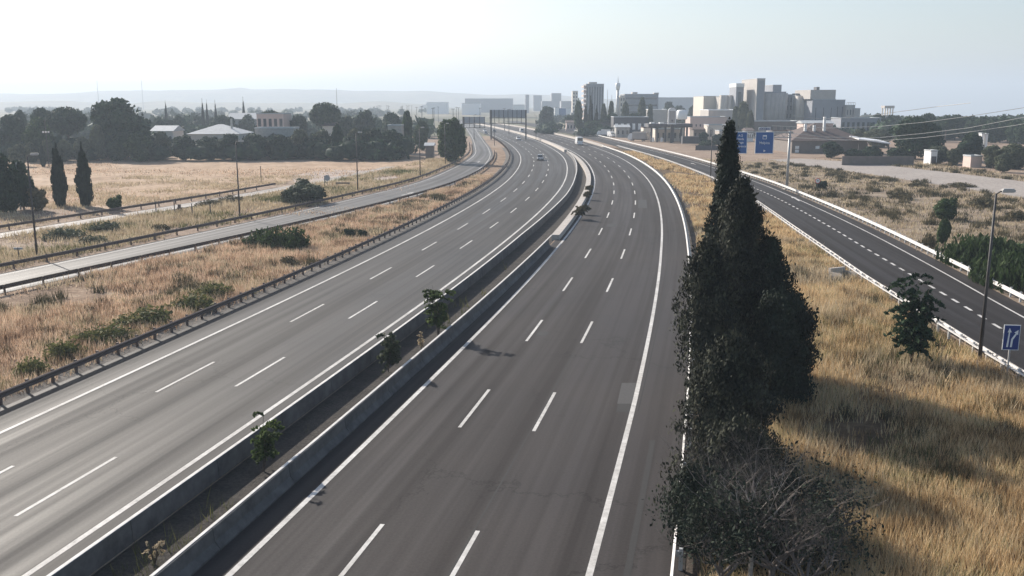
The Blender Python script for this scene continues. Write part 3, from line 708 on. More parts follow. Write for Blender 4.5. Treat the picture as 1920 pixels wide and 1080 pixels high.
for a in [
 ('round', 1715, 214, 108, 'largest dark round tree on the right, beyond the dirt track', 'pine', 262),
 ('pine', 1737, 209, 34, 'umbrella pine top just right of the largest round tree', 'pine', 380),
 ('pine', 1771, 213, 40, 'flat-topped pine, second right of the largest round tree', 'pine', 370),
 ('round', 1762, 272, 50, 'olive-coloured tree at the right foot of the largest round tree', 'olive', 242),
 ('round', 1788, 276, 34, 'olive-coloured tree beside the dark one near the pale shed', 'olive', 236),
 ('round', 1815, 248, 54, 'dark tall tree directly behind the pale shed', 'broad_dark', 248),
 ('round', 1862, 270, 50, 'olive tree directly right of the pale shed', 'olive', 226),
 ('round', 1900, 266, 56, 'olive tree at the right edge beyond the dirt track', 'olive', 222),
 ('round', 1880, 288, 40, 'low olive tree at the track edge, right of the shed', 'olive', 212),
 ('round', 1560, 264, 46, 'dark tree hiding the middle of the brown farmhouse', 'broad_dark', 268),
 ('round', 1598, 278, 40, 'low dark tree right of the brown farmhouse', 'broad_dark', 264),
 ('round', 1632, 274, 50, 'spreading dark tree before the white slanted roof', 'broad_dark', 262),
 ('round', 1680, 276, 44, 'dark tree under the left side of the largest round tree', 'broad_dark', 256),
 ('round', 1645, 240, 60, 'pale green tree behind the white slanted roof', 'olive', 330),
 ('round', 1612, 240, 40, 'grey-green tree behind the brown farmhouse roof', 'olive', 340),
 ('pine', 1644, 210, 18, 'small domed pine left of the water tower', 'pine', 470),
 ('pine', 1676, 214, 28, 'small domed pine right of the water tower', 'pine', 460),
 ('round', 1655, 216, 22, 'dark tree at the foot of the water tower', 'broad_dark', 465),
]:
    tree(a[0], a[1], 0, a[2], a[3], a[4], a[5], GR, Y=a[6])
tx = [1700, 1722, 1750, 1790, 1808, 1826, 1842, 1858, 1874, 1888, 1902, 1918]
td = ['left end', 'second place', 'third place', 'gap behind the dark tall tree', 'fifth place', 'middle', 'place above the pale track', 'eighth place', 'ninth place', 'tenth place', 'eleventh place', 'right end']
for i, px in enumerate(tx):
    tree('round' if i % 3 else 'pine', px, 0, [222, 226, 222, 214, 216, 220, 216, 218, 217, 219, 222, 223][i], 40, 'dark pine of the right horizon wood, at its ' + td[i], 'pine', 'dark pine wood on the right', Y=[380, 390, 400, 400, 410, 390, 380, 370, 372, 365, 360, 355][i])
tree('bush', 1773, 412, 368, 50, 'round bright green bush in the middle of the scrub land', 'broad')
tree('poplar', 1768, 462, 408, 36, 'young conifer-like tree left of the cane thicket', 'broad')
tree('bush', 1540, 355, 338, 26, 'dark green bush behind the round traffic sign', 'broad_dark')
for i, (px, b, tp, wd) in enumerate([(1740, 465, 432, 26), (1800, 350, 340, 40), (1560, 330, 322, 24), (1690, 372, 355, 36), (1840, 388, 365, 40), (1720, 350, 338, 26), (1905, 412, 392, 40)]):
    tree('weed', px, b, tp, wd, 'grey-brown shrub on the scrub land, ' + ['left of the young conifer', 'closest to the dirt track', 'left part near the farmhouse', 'left of the bright green bush', 'right of the bright green bush', 'centre, near the track', 'behind the tall street lamp'][i], 'scrub', 'scattered shrubs on the scrub land')

# ---- far woodland that reads as one mass: many low crowns in one object
def mass(name, n, xf, yr, hr, wr, mk, cardn=60, size=.16):
    V = []
    for i in range(n):
        y = math.exp(random.uniform(math.log(yr[0]), math.log(yr[1]))); x = xf(y)
        if x is None: continue
        h = random.uniform(*hr); wd = random.uniform(*wr); z = float(gz(x, y))
        d = rvec(cardn); d[:, 2] = np.abs(d[:, 2]); P = np.stack([x + d[:, 0]*wd*.5, y + d[:, 1]*wd*.5, z + h*.25 + d[:, 2]*h*.72], -1) * 1.0
        V.append(cards(P, size * wd, outward=d)); 
        c = np.array(ico_core([(x, y, z + h*.45, wd*.5, wd*.5, h*.5)], .85)); V.append(c)
    me = npmesh(name, np.concatenate(V), 4, M[mk]); return tag(link(name, me), kind='stuff')
def left_far(y):
    px = random.uniform(-60, 800); x = xat(px, y)
    return x if x < refx(min(y, 880)) - 45 - (y > 600) * 30 else None
mass('far_woodland', 300, left_far, (380, 1700), (5, 9), (7, 16), 'pine', 45, .2)
def left_mid(y):
    px = random.uniform(-40, 760); return xat(px, y)
mass('hedge_undergrowth', 170, left_mid, (254, 300), (3.0, 6.5), (5, 10), 'broad_dark', 70, .14)
def right_far(y):
    px = random.uniform(1640, 1990); return xat(px, y)
mass('pine_wood_mass', 110, right_far, (390, 600), (6, 8.5), (8, 14), 'pine', 50, .17)
def mid_far(y):
    px = random.uniform(1010, 1640); return xat(px, y)
mass('town_trees', 130, mid_far, (430, 1000), (3, 6), (6, 12), 'broad_dark', 40, .2)

# ------------------------------------------------------------------ hero cypresses on the right
def hero_cypress(name, loc, h, prof, label, mk, n_cl, per, csize, seed, cat='cypress', trunk_h=.5, lean=(0, 0), jit=.15, rag=1.0):
    global RNG
    g = np.random.default_rng(seed); t = thing(name, label, cat, loc)
    zs = g.uniform(0, 1, n_cl) ** .9; an = g.uniform(0, 2*math.pi, n_cl)
    pr = np.interp(zs, [p[0] for p in prof], [p[1] for p in prof]); lump = 1 + rag*(.20*np.sin(an*3 + zs*19) + .15*np.sin(an*5 - zs*31) + g.normal(size=n_cl)*.10)
    rr_ = pr * lump.clip(.45, 1.5)
    C = np.stack([rr_*np.cos(an) + lean[0]*zs, rr_*np.sin(an) + lean[1]*zs, zs*h + .1], -1)
    O = np.stack([np.cos(an), np.sin(an), np.full(n_cl, .6)], -1)
    P = np.repeat(C, per, 0); sp = g.normal(size=P.shape) * np.array([jit, jit, jit*1.5]); P = P + sp
    V = cards(P, csize, up=.8, aspect=2.0, outward=np.repeat(O, per, 0))
    # dense inner body
    rings = 26; seg = 16; body = []
    ring = lambda k: [np.array([np.interp(k/rings, [p[0] for p in prof], [p[1] for p in prof]) * (.74 + .10*math.sin(j*2.4 + k*1.3)) * math.cos(j/seg*6.283) + lean[0]*k/rings,
                       np.interp(k/rings, [p[0] for p in prof], [p[1] for p in prof]) * (.74 + .10*math.sin(j*2.4 + k*1.3)) * math.sin(j/seg*6.283) + lean[1]*k/rings, k/rings*h*.985]) for j in range(seg)]
    for k in range(rings):
        a, b = ring(k), ring(k+1)
        for j in range(seg): body.append([a[j], a[(j+1) % seg], b[(j+1) % seg], b[j]])
    link('foliage', npmesh('foliage', np.concatenate([V, np.array(body)]), 4, M[mk]), t)
    mb = MB(); mb.tube([(0, 0, -.3), (0, 0, h*trunk_h)], [.16, .08], 8); mb.obj('trunk', M['bark'], t)
    return t
XC = lambda px, Y, z=5.0: xat(px, Y, z)
hero_cypress('cypress_tree', (XC(1366, 54, 12.5), 54, 0), 14.0, [(0, .5), (.06, 1.2), (.3, 1.45), (.52, 1.05), (.66, .66), (.72, .52), (.82, .46), (.92, .30), (1, .04)], 'tallest dark cypress, its thin spire crossing the slip road', 'cypress', 1500, 24, .085, 1, jit=.10)
hero_cypress('cypress_tree', (XC(1386, 50, 7), 50, 0), 11.0, [(0, .6), (.1, 1.3), (.4, 1.55), (.62, 1.25), (.76, .95), (.87, .72), (.95, .34), (1, .05)], 'broad lumpy cypress in front of the tallest one', 'cypress_b', 1900, 22, .085, 2)
hero_cypress('cypress_tree', (XC(1346, 47), 47, 0), 8.2, [(0, .5), (.15, 1.1), (.5, 1.3), (.75, 1.05), (.9, .7), (1, .1)], 'ragged leaning cypress next to the guardrail', 'cypress_b', 1000, 22, .085, 3, lean=(-.6, 0), rag=1.8)
hero_cypress('cypress_tree', (XC(1466, 46.5, 3), 46.5, 0), 5.6, [(0, .8), (.12, 1.2), (.5, 1.25), (.8, 1.1), (.95, .8), (1, .4)], 'squat almost black cypress on the grass side of the cluster', 'cypress', 1500, 22, .085, 4)
hero_cypress('cypress_tree', (XC(1440, 50), 50, 0), 7.9, [(0, .8), (.2, 1.3), (.55, 1.25), (.75, .95), (.9, .5), (1, .1)], 'dark cypress behind the squat one, half hidden', 'cypress', 1100, 20, .09, 5)
hero_cypress('juniper_bush', (XC(1375, 39), 39, 0), 5.2, [(0, .9), (.25, 1.6), (.6, 1.3), (.85, .8), (1, .1)], 'dark green bushy juniper below the cypresses, behind the bare tree', 'cypress_b', 1300, 20, .08, 6, cat='bush', rag=1.5)

# leafless tree in front
def branches(mb, p, d, L, r, lev, g, out, mi=0):
    q = p; pts = [p]; rad = [r]
    n = 3 if lev > 1 else 2
    for i in range(n):
        d = (d + Vector((g.uniform(-1, 1), g.uniform(-1, 1), g.uniform(-.4, .8))) * .24).normalized(); q = q + d * L / n
        pts.append(q); rad.append(r * (1 - .6 * (i+1)/n))
    mb.tube(pts, rad, 6 if r > .03 else 3, mi, cap=False)
    out.append(q)
    if lev <= 0: return
    for k in range(g.choice((3, 4, 4)) if lev > 1 else 4):
        i = g.randint(1, n); a = Vector((g.uniform(-1, 1), g.uniform(-1, 1), g.uniform(-.15, .9))).normalized()
        branches(mb, pts[i], (d * .55 + a).normalized(), L * g.uniform(.5, .78), rad[i] * .65, lev - 1, g, out, mi)
def bare_tree(px, Y, h, label, seed, mat, leaves, lv=4, spread=1.0):
    g = random.Random(seed); t = thing('bare_tree', label, 'tree', (xat(px, Y), Y, 0)); mb = MB(); out = []
    mb.tube([(0, 0, -.3), (0, 0, h*.16)], [.11, .10], 8)
    for k in range(6):
        a = k * 1.05 + g.random(); branches(mb, Vector((0, 0, h*.12 + .05*k)), Vector((math.cos(a)*spread, math.sin(a)*spread, g.uniform(.45, 1.3))).normalized(), h*.36, .06, lv, g, out)
    mb.obj('branches', M[mat], t)
    if leaves:
        P = np.array([list(o) for o in out]); P = P[RNG.choice(len(P), min(len(P), leaves), replace=False)]; P = np.repeat(P, 10, 0) + RNG.normal(size=(min(len(out), leaves)*10, 3))*.16
        link('foliage', npmesh('foliage', cards(P, .06, aspect=1.8), 4, M['cypress']), t)
    return t
bare_tree(1400, 28.5, 7.2, 'leafless grey tree with fine twigs in the right foreground', 5, 'bark_dark', 0, 5)
bare_tree(1445, 27.5, 6.0, 'second leafless tree, thinner and leaning right, at the bottom edge', 25, 'bark_dark', 0, 5, spread=1.2)
bare_tree(1510, 26.8, 4.8, 'low thorny shrub right of the leafless trees, at the bottom edge', 9, 'bark_dark', 160, 5, spread=1.4)
bare_tree(1352, 27.2, 4.6, 'half-green shrub overhanging the guardrail at the bottom edge', 12, 'bark_dark', 500, 4, spread=.8)
bare_tree(1545, 30.5, 3.8, 'sprawling dry shrub reaching into the golden grass', 15, 'bark_dark', 160, 4, spread=1.5)
hero_cypress('juniper_bush', (XC(1385, 33, 2), 33, 0), 3.4, [(0, 1.6), (.3, 2.1), (.7, 1.5), (1, .3)], 'low dark brush filling the foot of the leafless trees', 'cypress_b', 1000, 18, .07, 26, cat='bush', rag=1.7)
hero_cypress('juniper_bush', (XC(1450, 30.5, 1), 30.5, 0), 1.9, [(0, 1.8), (.3, 2.2), (.7, 1.6), (1, .3)], 'knee-high dark brush at the bottom edge below the leafless trees', 'cypress_b', 900, 16, .06, 27, cat='bush', rag=1.7)
hero_cypress('juniper_bush', (XC(1300, 31, 1.5), 31, 0), 2.4, [(0, .4), (.3, .8), (.7, .7), (1, .2)], 'small green bush pushing over the guardrail', 'cypress', 300, 18, .07, 28, cat='bush', rag=1.7)
t = thing('dead_snag', 'pale dead trunk with forked bleached limbs inside the leafless tree', 'tree', (xat(1405, 27.4), 27.4, .4)); mb = MB(); o_ = []
gq = random.Random(3)
for k, d in enumerate([(0, 0, 1), (.5, 0, .8), (.7, .1, .45), (-.5, 0, .7)]): branches(mb, Vector((0, 0, 1.6)), Vector(d).normalized(), 1.5, .035, 2, gq, o_)
mb.tube([(0, 0, -.2), (0, 0, 1.7)], [.09, .05], 7); mb.obj('dead_limbs', M['bark_pale'], t)

# leafy young trees made of stems and drooping fronds
def frond_tree(name, label, loc, h, wd, nst, nfr, seed, mk, lsize=.16, cat='tree', droop=.5, umin=.24):
    g = np.random.default_rng(seed); t = thing(name, label, cat, loc); mb = MB(); V = []
    for s in range(nst):
        a = g.uniform(0, 6.28); r = wd * .40 * math.sqrt(g.uniform(0, 1)); top = Vector((r*math.cos(a), r*math.sin(a), h * g.uniform(.62, .93) - r*.25))
        mid = Vector((top.x*.35, top.y*.35, top.z*.5)); mb.tube([(0, 0, -.1), mid, top], [.035 if h > 3 else .018, .02, .008], 5)
        for f in range(nfr):
            u = g.uniform(umin, 1.0); p = mid.lerp(top, (u-.5)*2) if u > .5 else Vector((0, 0, 0)).lerp(mid, u*2); an = g.uniform(0, 6.28); el = g.uniform(-.1, .9); L = wd * g.uniform(.18, .36)
            d = Vector((math.cos(an), math.sin(an), el)).normalized(); pts = []
            for k in range(9):
                q = p + d * L * k / 8 - Vector((0, 0, droop * L * (k/8)**2)); pts.append(list(q))
            P = np.repeat(np.array(pts[1:]), 3, 0) + g.normal(size=(24, 3)) * lsize * .28; V.append(P)
            mb.tube([pts[0], pts[4], pts[8]], [.006, .005, .003], 3, cap=False)
    mb.obj('stems', M['bark'], t); link('foliage', npmesh('foliage', cards(np.concatenate(V), lsize, aspect=1.9), 4, M[mk]), t)
    return t
frond_tree('leafy_tree', 'young leafy tree on the golden grass beside the slip road guardrail', at(1708, 682), 6.6, 4.0, 9, 17, 21, 'broad_dark', .15)
mz = -.1
def med(px, py, zz=mz): q = at(px, py, zz); return q
frond_tree('sapling', 'dense dark sapling in the median nearest the camera', med(494, 882), 3.3, 1.9, 5, 10, 31, 'sapling', .10, 'sapling')
frond_tree('sapling', 'thin pale sapling standing second in the median', med(728, 696), 2.8, 1.8, 6, 12, 32, 'olive', .12, 'sapling')
frond_tree('sapling', 'tall leaning sapling, third in the median, before the distant bend', med(822, 634), 4.0, 2.2, 6, 11, 33, 'sapling', .125, 'sapling')
frond_tree('weed', 'dry pale weed in the median at the bottom edge of the picture', med(290, 1056), 1.2, .9, 6, 3, 34, 'grass_pale', .045, 'weed')
frond_tree('weed', 'thin dry weed in the median between both saplings, on the barrier', med(790, 655), 1.3, .7, 4, 4, 35, 'grass_pale', .07, 'weed')
for i, (px, py, s) in enumerate([(1087, 400, 1.5), (1096, 392, 1.0), (1101, 365, 1.1), (1103, 352, .9)]):
    frond_tree('shrub', ['widest dark shrub on the planter wall', 'low shrub directly behind the widest one on the planter wall', 'third shrub along the planter wall', 'farthest small shrub on the planter wall'][i], at(px, py + 4, .5), s, s * 1.7, 5, 10, 40 + i, 'scrub', .16, 'shrub')
# cane thicket on the right
def reeds(name, label, loc, n, sx, sy, h, seed, mk='reed'):
    g = np.random.default_rng(seed); t = thing(name, label, 'cane thicket', loc); P = []
    n2 = n; x = g.normal(0, sx, n2).clip(-2*sx, 2*sx); y = g.normal(0, sy, n2).clip(-2*sy, 2*sy); hh = h * g.uniform(.55, 1.05, n2) * (1 - .3*(x/(2*sx))**2)
    V = []
    for k in range(9):
        z = hh * (k + 1) / 9; lean = g.normal(size=(n2, 2)) * .12 * (k/9) + .25*(g.random((n2, 2))-.5)
        V.append(cards(np.stack([x + lean[:, 0], y + lean[:, 1], z], -1), .17, up=1.0, aspect=3.2))
    link('leaves', npmesh('leaves', np.concatenate(V), 4, M[mk]), t); return t
reeds('cane_thicket', 'left and taller part of the green cane thicket above the slip road', at(1846, 498), 900, 1.7, 1.3, 2.7, 51)
reeds('cane_thicket', 'right part of the green cane thicket, cut by the picture edge', at(1908, 534), 800, 1.6, 1.8, 2.5, 52)
nb = thing('netting', 'dark green netting sheet stretched behind the cane thicket', 'netting', at(1905, 475)); mb = MB(); mb.box(-2.6, 4, 0, .06, 0, 1.0); mb.obj('net_panel', M['net_green'], nb)

# ------------------------------------------------------------------ grass
def vnoise(x, y, s, seed):
    g = np.random.default_rng(seed); v = 0
    for k in range(6):
        a = g.uniform(0, 6.28); f = s * g.uniform(.6, 1.8); v = v + np.sin((x*math.cos(a) + y*math.sin(a)) * f + g.uniform(0, 6.28))
    return v / 6
def grass(name, xy, hmin, hmax, mk, seed, wbase=.016, per=5, spread=.22, z0=-.05):
    g = np.random.default_rng(seed); x, y = xy; n = len(x)
    x = np.repeat(x, per) + g.normal(size=n*per)*spread; y = np.repeat(y, per) + g.normal(size=n*per)*spread; N = len(x)
    h = g.uniform(hmin, hmax, N) * (1 + .55 * vnoise(x, y, .5, seed+1)).clip(.35, 1.6); wd = np.maximum(wbase, y * .00080) * g.uniform(.7, 1.4, N)
    a = g.uniform(0, 6.28, N); ln = h * g.uniform(.1, .55, N); b = g.uniform(0, 6.28, N)
    base = np.stack([x, y, np.full(N, z0)], -1); V = np.empty((N, 3, 3))
    o = np.stack([np.cos(a)*wd/2, np.sin(a)*wd/2, np.zeros(N)], -1)
    V[:, 0] = base - o; V[:, 1] = base + o; V[:, 2] = base + np.stack([np.cos(b)*ln, np.sin(b)*ln, h], -1)
    return tag(link(name, npmesh(name, V, 3, M[mk])), kind='stuff')
TRACK = [at(1440, 299), at(1500, 297), at(1620, 305), at(1760, 321), at(1935, 342), at(2100, 362), at(2100, 395), at(1935, 373), at(1800, 352), at(1640, 328), at(1500, 309)]
def outside(x, y, poly):
    inn = np.zeros(len(x), bool); n = len(poly)
    for i in range(n):
        a, b = poly[i], poly[(i+1) % n]; c = ((a.y > y) != (b.y > y)) & (x < (b.x-a.x)*(y-a.y)/((b.y-a.y) or 1e-9) + a.x); inn ^= c
    return ~inn
def sample(n, y0, y1, fl, fr, seed, thr=-1.0, s=.35, pw=1.0):
    g = np.random.default_rng(seed); y = np.exp(g.uniform(math.log(y0), math.log(y1), n)) if pw == 1 else g.uniform(y0, y1, n)
    a, b = fl(y), fr(y); x = a + (b - a) * g.uniform(0, 1, n); k = vnoise(x, y, s, seed + 5) + g.normal(size=n)*.12 > thr
    k &= outside(x, y, TRACK)
    return x[k], y[k]
rg = lambda y: off(y, RCR(y) + 4.6)[:, 0]
grass('golden_grass', sample(30000, 27, 130, rg, lambda y: RRL(y) - .6, 61, -.22), .35, .8, 'grass_gold', 62, per=6)
grass('pale_grass', sample(9000, 27, 130, rg, lambda y: RRL(y) - .6, 63, -.05), .45, .95, 'grass_pale', 64, per=6)
grass('olive_grass', sample(11000, 27, 120, rg, lambda y: RRL(y) - .6, 65, .12, .3), .3, .7, 'grass_green', 66, per=6)
grass('verge_grass', sample(7000, 130, 300, rg, lambda y: RRL(y) - .6, 67, -.1), .3, .7, 'grass_gold', 68, per=5, spread=.4)
lg = lambda y: LSlo(y) + 1.2; lgr = lambda y: off(y, LCL(y) - 4.5)[:, 0]
grass('straw_grass', sample(26000, 42, 200, lg, lgr, 71, -.12), .3, .75, 'grass_pink', 72, per=6, spread=.3)
grass('pale_straw', sample(6000, 42, 200, lg, lgr, 73, .1), .3, .8, 'grass_pale', 74, per=6, spread=.3)
grass('green_weeds', sample(5000, 42, 160, lambda y: lgr(y) - 7, lambda y: lgr(y) - 1.0, 75, .12), .25, .6, 'grass_green', 76, per=6, spread=.3)
grass('roadside_straw', sample(9000, 85, 260, lambda y: LS2c(y) + 2.4, lambda y: LSup(y) - 1.8, 77, -.2), .3, .8, 'grass_pale', 78, per=6, spread=.4)
grass('roadside_weeds', sample(4500, 85, 220, lambda y: LS2c(y) + 2.4, lambda y: LSup(y) - 2, 79, .1), .3, .8, 'grass_green', 80, per=6, spread=.4)
grass('field_edge_grass', sample(9000, 95, 200, lambda y: LS2c(y) - 45, lambda y: LS2c(y) - 3.4, 81, -.0), .25, .6, 'grass_pale', 82, per=5, spread=.5)
grass('field_stubble', sample(8000, 130, 250, lambda y: xat(60, y) + 0*y, lambda y: xat(760, y) + 0*y, 83, .15, .08), .15, .4, 'grass_pink', 84, per=5, spread=.8)
grass('scrub_tufts', sample(9000, 75, 240, lambda y: RRR(y) + 2.6, lambda y: RRR(y) + 60, 85, .0, .5), .25, .6, 'scrub', 86, per=6, spread=.25)
u_ = sample(420, 75, 240, lambda y: RRR(y) + 3.5, lambda y: RRR(y) + 60, 185, -.2, .3)
grass('low_scrub', u_, .45, .95, 'scrub', 186, per=110, spread=.42)
u_ = sample(160, 30, 120, rg, lambda y: RRL(y) - 1.5, 187, -.2, .3)
grass('dead_thistles', u_, .4, .9, 'scrub', 188, per=70, spread=.25)
u_ = sample(300, 45, 190, lambda y: LSlo(y) + 2, lambda y: off(y, LCL(y) - 5.0)[:, 0], 189, -.2, .3)
grass('brown_scrub', u_, .4, .85, 'scrub', 190, per=70, spread=.35)
grass('scrub_straw', sample(14000, 60, 260, lambda y: RRR(y) + 2.4, lambda y: RRR(y) + 60, 87, -.3), .2, .5, 'grass_pale', 88, per=5, spread=.4)
grass('median_weeds', sample(400, 28, 105, lambda y: off(y, TL(y) + .5)[:, 0], lambda y: off(y, TR(y) - .4)[:, 0], 89, .1), .3, .9, "grass_green", 90, per=4, spread=.1, z0=-.18)
PARK = []
# ------------------------------------------------------------------ hills on the left horizon
def ridge(name, Y, pts, mat, depth=700):
    V = []; xs = [xat(p[0], Y) for p in pts]; hs = [zat(p[1], Y) for p in pts]
    X = np.linspace(xs[0], xs[-1], 160); Hh = np.interp(X, xs, hs) + np.sin(X*.013)*1.5 + np.sin(X*.031+1)*1.0
    rows = 7; vs = []; fs = []
    for r in range(rows):
        t = r / (rows - 1); k = math.sin(t * math.pi) ** .8
        for i, x in enumerate(X): vs.append((x, Y - depth + 2*depth*t, -10 + (Hh[i] + 10) * k * (1 + .05*math.sin(x*.01 + r*2))))
    n = len(X)
    for r in range(rows-1):
        for i in range(n-1): fs.append((r*n+i, r*n+i+1, (r+1)*n+i+1, (r+1)*n+i))
    me = bpy.data.meshes.new(name); me.from_pydata(vs, [], fs); me.materials.append(M[mat]); me.polygons.foreach_set('use_smooth', [True]*len(fs)); me.update()
    return tag(link(name, me), kind='structure')
ridge('far_hills', 4200, [(-250, 178), (0, 177), (120, 174), (240, 171), (360, 168), (440, 166), (455, 165), (470, 168), (560, 168), (640, 167), (690, 169), (760, 172), (830, 173), (900, 175), (1000, 178), (1100, 183), (1240, 190)], 'hill')
ridge('near_hills', 2700, [(-200, 196), (0, 194), (60, 190), (100, 188), (160, 194), (220, 196), (300, 190), (400, 193), (520, 191), (640, 194), (720, 192), (800, 195)], 'hill', 350)

# ------------------------------------------------------------------ buildings
def wins(mb, x0, x1, z0, z1, y, cols, rows, fw=.55, fh=.5, mi=0):
    cw = (x1-x0)/cols; ch = (z1-z0)/rows
    for i in range(cols):
        for j in range(rows):
            cx = x0 + (i+.5)*cw; cz = z0 + (j+.5)*ch; mb.box(cx-cw*fw/2, cx+cw*fw/2, y-.05, y+.05, cz-ch*fh/2, cz+ch*fh/2, mi)
WIN = {}
def building(px0, px1, top, Y, depth, mat, label, name='building', cat='building', roof='flat', win=None, rmat='tile_grey', ridge_h=2.0, rz=0, z0=None, over=.4, rows_from=.08, band=None, group=None, winmat='glass', door=False):
    x0, x1 = xat(px0, Y), xat(px1, Y); cx = (x0+x1)/2; wd = (x1-x0)/2
    zb = float(gz(cx, Y)) if z0 is None else z0
    h = zat(top, Y) - zb - (ridge_h if roof in ('gable', 'hip', 'gablex') else 0)
    t = thing(name, label, cat, (cx, Y, zb), rz, group)
    mb = MB(); mb.box(-wd, wd, 0, depth, 0, h); mb.obj('wall', M[mat], t)
    if roof == 'flat':
        mb = MB(); p = .35
        mb.box(-wd-.1, wd+.1, -.1, .25, h+.003, h+p); mb.box(-wd-.1, wd+.1, depth-.25, depth+.1, h+.003, h+p); mb.box(-wd-.1, -wd+.25, .25, depth-.25, h+.003, h+p); mb.box(wd-.25, wd+.1, .25, depth-.25, h+.003, h+p)
        mb.box(-wd+.25, wd-.25, .25, depth-.25, h+.003, h+.1); mb.obj('roof', M[rmat], t)
    elif roof == 'gable':                      # ridge along x
        mb = MB(); mb.prism([(-over, h+.01), (depth/2, h+ridge_h), (depth+over, h+.01), (depth+over, h-.12), (-over, h-.12)], 'x', -wd-over, wd+over); mb.obj('roof', M[rmat], t)
    elif roof == 'gablex':                     # ridge along y
        mb = MB(); mb.prism([(-wd-over, h+.01), (0, h+ridge_h), (wd+over, h+.01), (wd+over, h-.12), (-wd-over, h-.12)], 'y', -over, depth+over); mb.obj('roof', M[rmat], t)
    elif roof == 'hip':
        mb = MB(); o = over; a = min(wd, depth/2)*.9
        mb.add([(-wd-o, -o, h), (wd+o, -o, h), (wd+o, depth+o, h), (-wd-o, depth+o, h), (-wd+a, depth/2, h+ridge_h), (wd-a, depth/2, h+ridge_h)], [(0,1,5,4), (1,2,5), (2,3,4,5), (3,0,4), (3,2,1,0)]); mb.obj('roof', M[rmat], t)
    if win:
        cols, rows = win[0], win[1]; cw = 2*wd/cols; ch = (h*(1-rows_from)-.3)/rows; fw = win[2] if len(win) > 2 else .55; fh = win[3] if len(win) > 3 else .5
        key = (round(cw*fw, 1), round(ch*fh, 1), winmat)
        if key not in WIN:
            m_ = MB(); a, b = cw*fw/2, ch*fh/2; m_.box(-a, a, -.06, .03, -b, b); m_.box(-a-.08, a+.08, -.10, -.061, -b-.12, -b-.01); WIN[key] = m_.mesh('window', M[winmat])
        for i in range(cols):
            for j in range(rows): link('window', WIN[key], t, (-wd + (i+.5)*cw, 0, h*rows_from + (j+.5)*ch))
    if door:
        mb = MB(); mb.box(-.6, .6, -.07, .03, 0, 2.1); mb.obj('door', M['dark_wall'], t)
    return t, wd, h
def cyls(t, xs, r, y, z0, h, mat, name='silo_cell'):
    for x in xs:
        mb = MB(); mb.tube([(x, y, z0), (x, y, h)], r, 14); mb.obj(name, M[mat], t, True)
# town skyline, far to near
for i, (a, b, tp, Y, m, lb) in enumerate([
 (872, 962, 185, 1500, 'blue_grey', 'long low warehouse on the skyline above the sign gantries'),
 (1034, 1052, 175, 1500, 'grey_wall', 'small square tower block on the skyline left of the pale slab'),
 (1000, 1016, 179, 1700, 'grey_wall', 'hazy grey block on the skyline right of the motorway gantry'),
 (985, 992, 178, 1400, 'grey_wall', 'narrow hazy tower directly above the right end of the gantry'),
 (1052, 1072, 190, 1300, 'grey_wall', 'low hazy block between square tower and pale slab'),
 (800, 838, 192, 1300, 'roof_white', 'white shed among the distant lamp masts, left'),
 (866, 900, 194, 1200, 'roof_white', 'white shed roof behind the left gantry'),
 (962, 984, 197, 1000, 'roof_white', 'white shed right behind the motorway gantry'),
 (1185, 1318, 183, 1250, 'blue_grey', 'very long hazy hangar behind the blue-grey block'),
 (1016, 1034, 190, 1400, 'grey_wall', 'low hazy block left of the square tower block')]):
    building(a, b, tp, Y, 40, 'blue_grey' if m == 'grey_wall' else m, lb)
building(1073, 1083, 171, 900, 14, 'cream', 'slim pale slab standing left of the tower block', win=(2, 7))
t, wd, h = building(1098, 1131, 158, 640, 22, 'blue_grey', 'tall blue-grey tower block with a pale balcony side', win=(7, 1, .32, .88), name='tower_block')
mb = MB()
for k in range(9): mb.box(-wd-1.6, -wd-.01, 1, 20, h*(k+.35)/9, h*(k+.75)/9)
mb.obj('balcony', M['pinkish'], t); mb = MB(); mb.box(-wd*.6, wd*.3, 6, 14, h, h+1.6); mb.obj('roof_plant_room', M['grey_wall'], t)
t, wd, h = building(1170, 1233, 177, 660, 26, 'blue_grey', 'wide blue-grey block standing right of the slender tower', win=(1, 4, .93, .22))
mb = MB(); mb.box(wd-3, wd+.2, -.2, 6, h, h+1.2); mb.box(-wd*.5, -wd*.2, 4, 12, h, h+1.6); mb.obj('roof_plant_room', M['grey_wall'], t)
building(1162, 1171, 180, 640, 12, 'cream', 'narrow pale annexe at the left end of the wide blue-grey block', win=(2, 5))
t = thing('communications_tower', 'slender pale communications tower with a cup-shaped head', 'tower', (xat(1157, 620), 620, 0)); H_ = zat(143, 620)
mb = MB(); mb.tube([(0, 0, 0), (0, 0, H_*.80)], [1.0, .75], 12); mb.obj('shaft', M['pole_pale'], t, True)
mb = MB(); mb.tube([(0, 0, H_*.72), (0, 0, H_*.80), (0, 0, H_*.86), (0, 0, H_*.87)], [.9, 1.5, 1.6, .8], 14); mb.obj('cup_head', M['white'], t, True)
mb = MB(); mb.tube([(0, 0, H_*.87), (0, 0, H_)], [.35, .08], 6); mb.obj('antenna', M['pole_pale'], t)
for px, tp, lb in ((1138, 168, 'thin antenna mast left of the slender tower'), (1146, 178, 'shorter antenna mast between tower block and slender tower')):
    t = thing('antenna_mast', lb, 'mast', (xat(px, 620), 620, 0)); mb = MB(); mb.tube([(0, 0, 0), (0, 0, zat(tp, 620))], [.35, .12], 6); mb.obj('pole', M['pole_pale'], t)
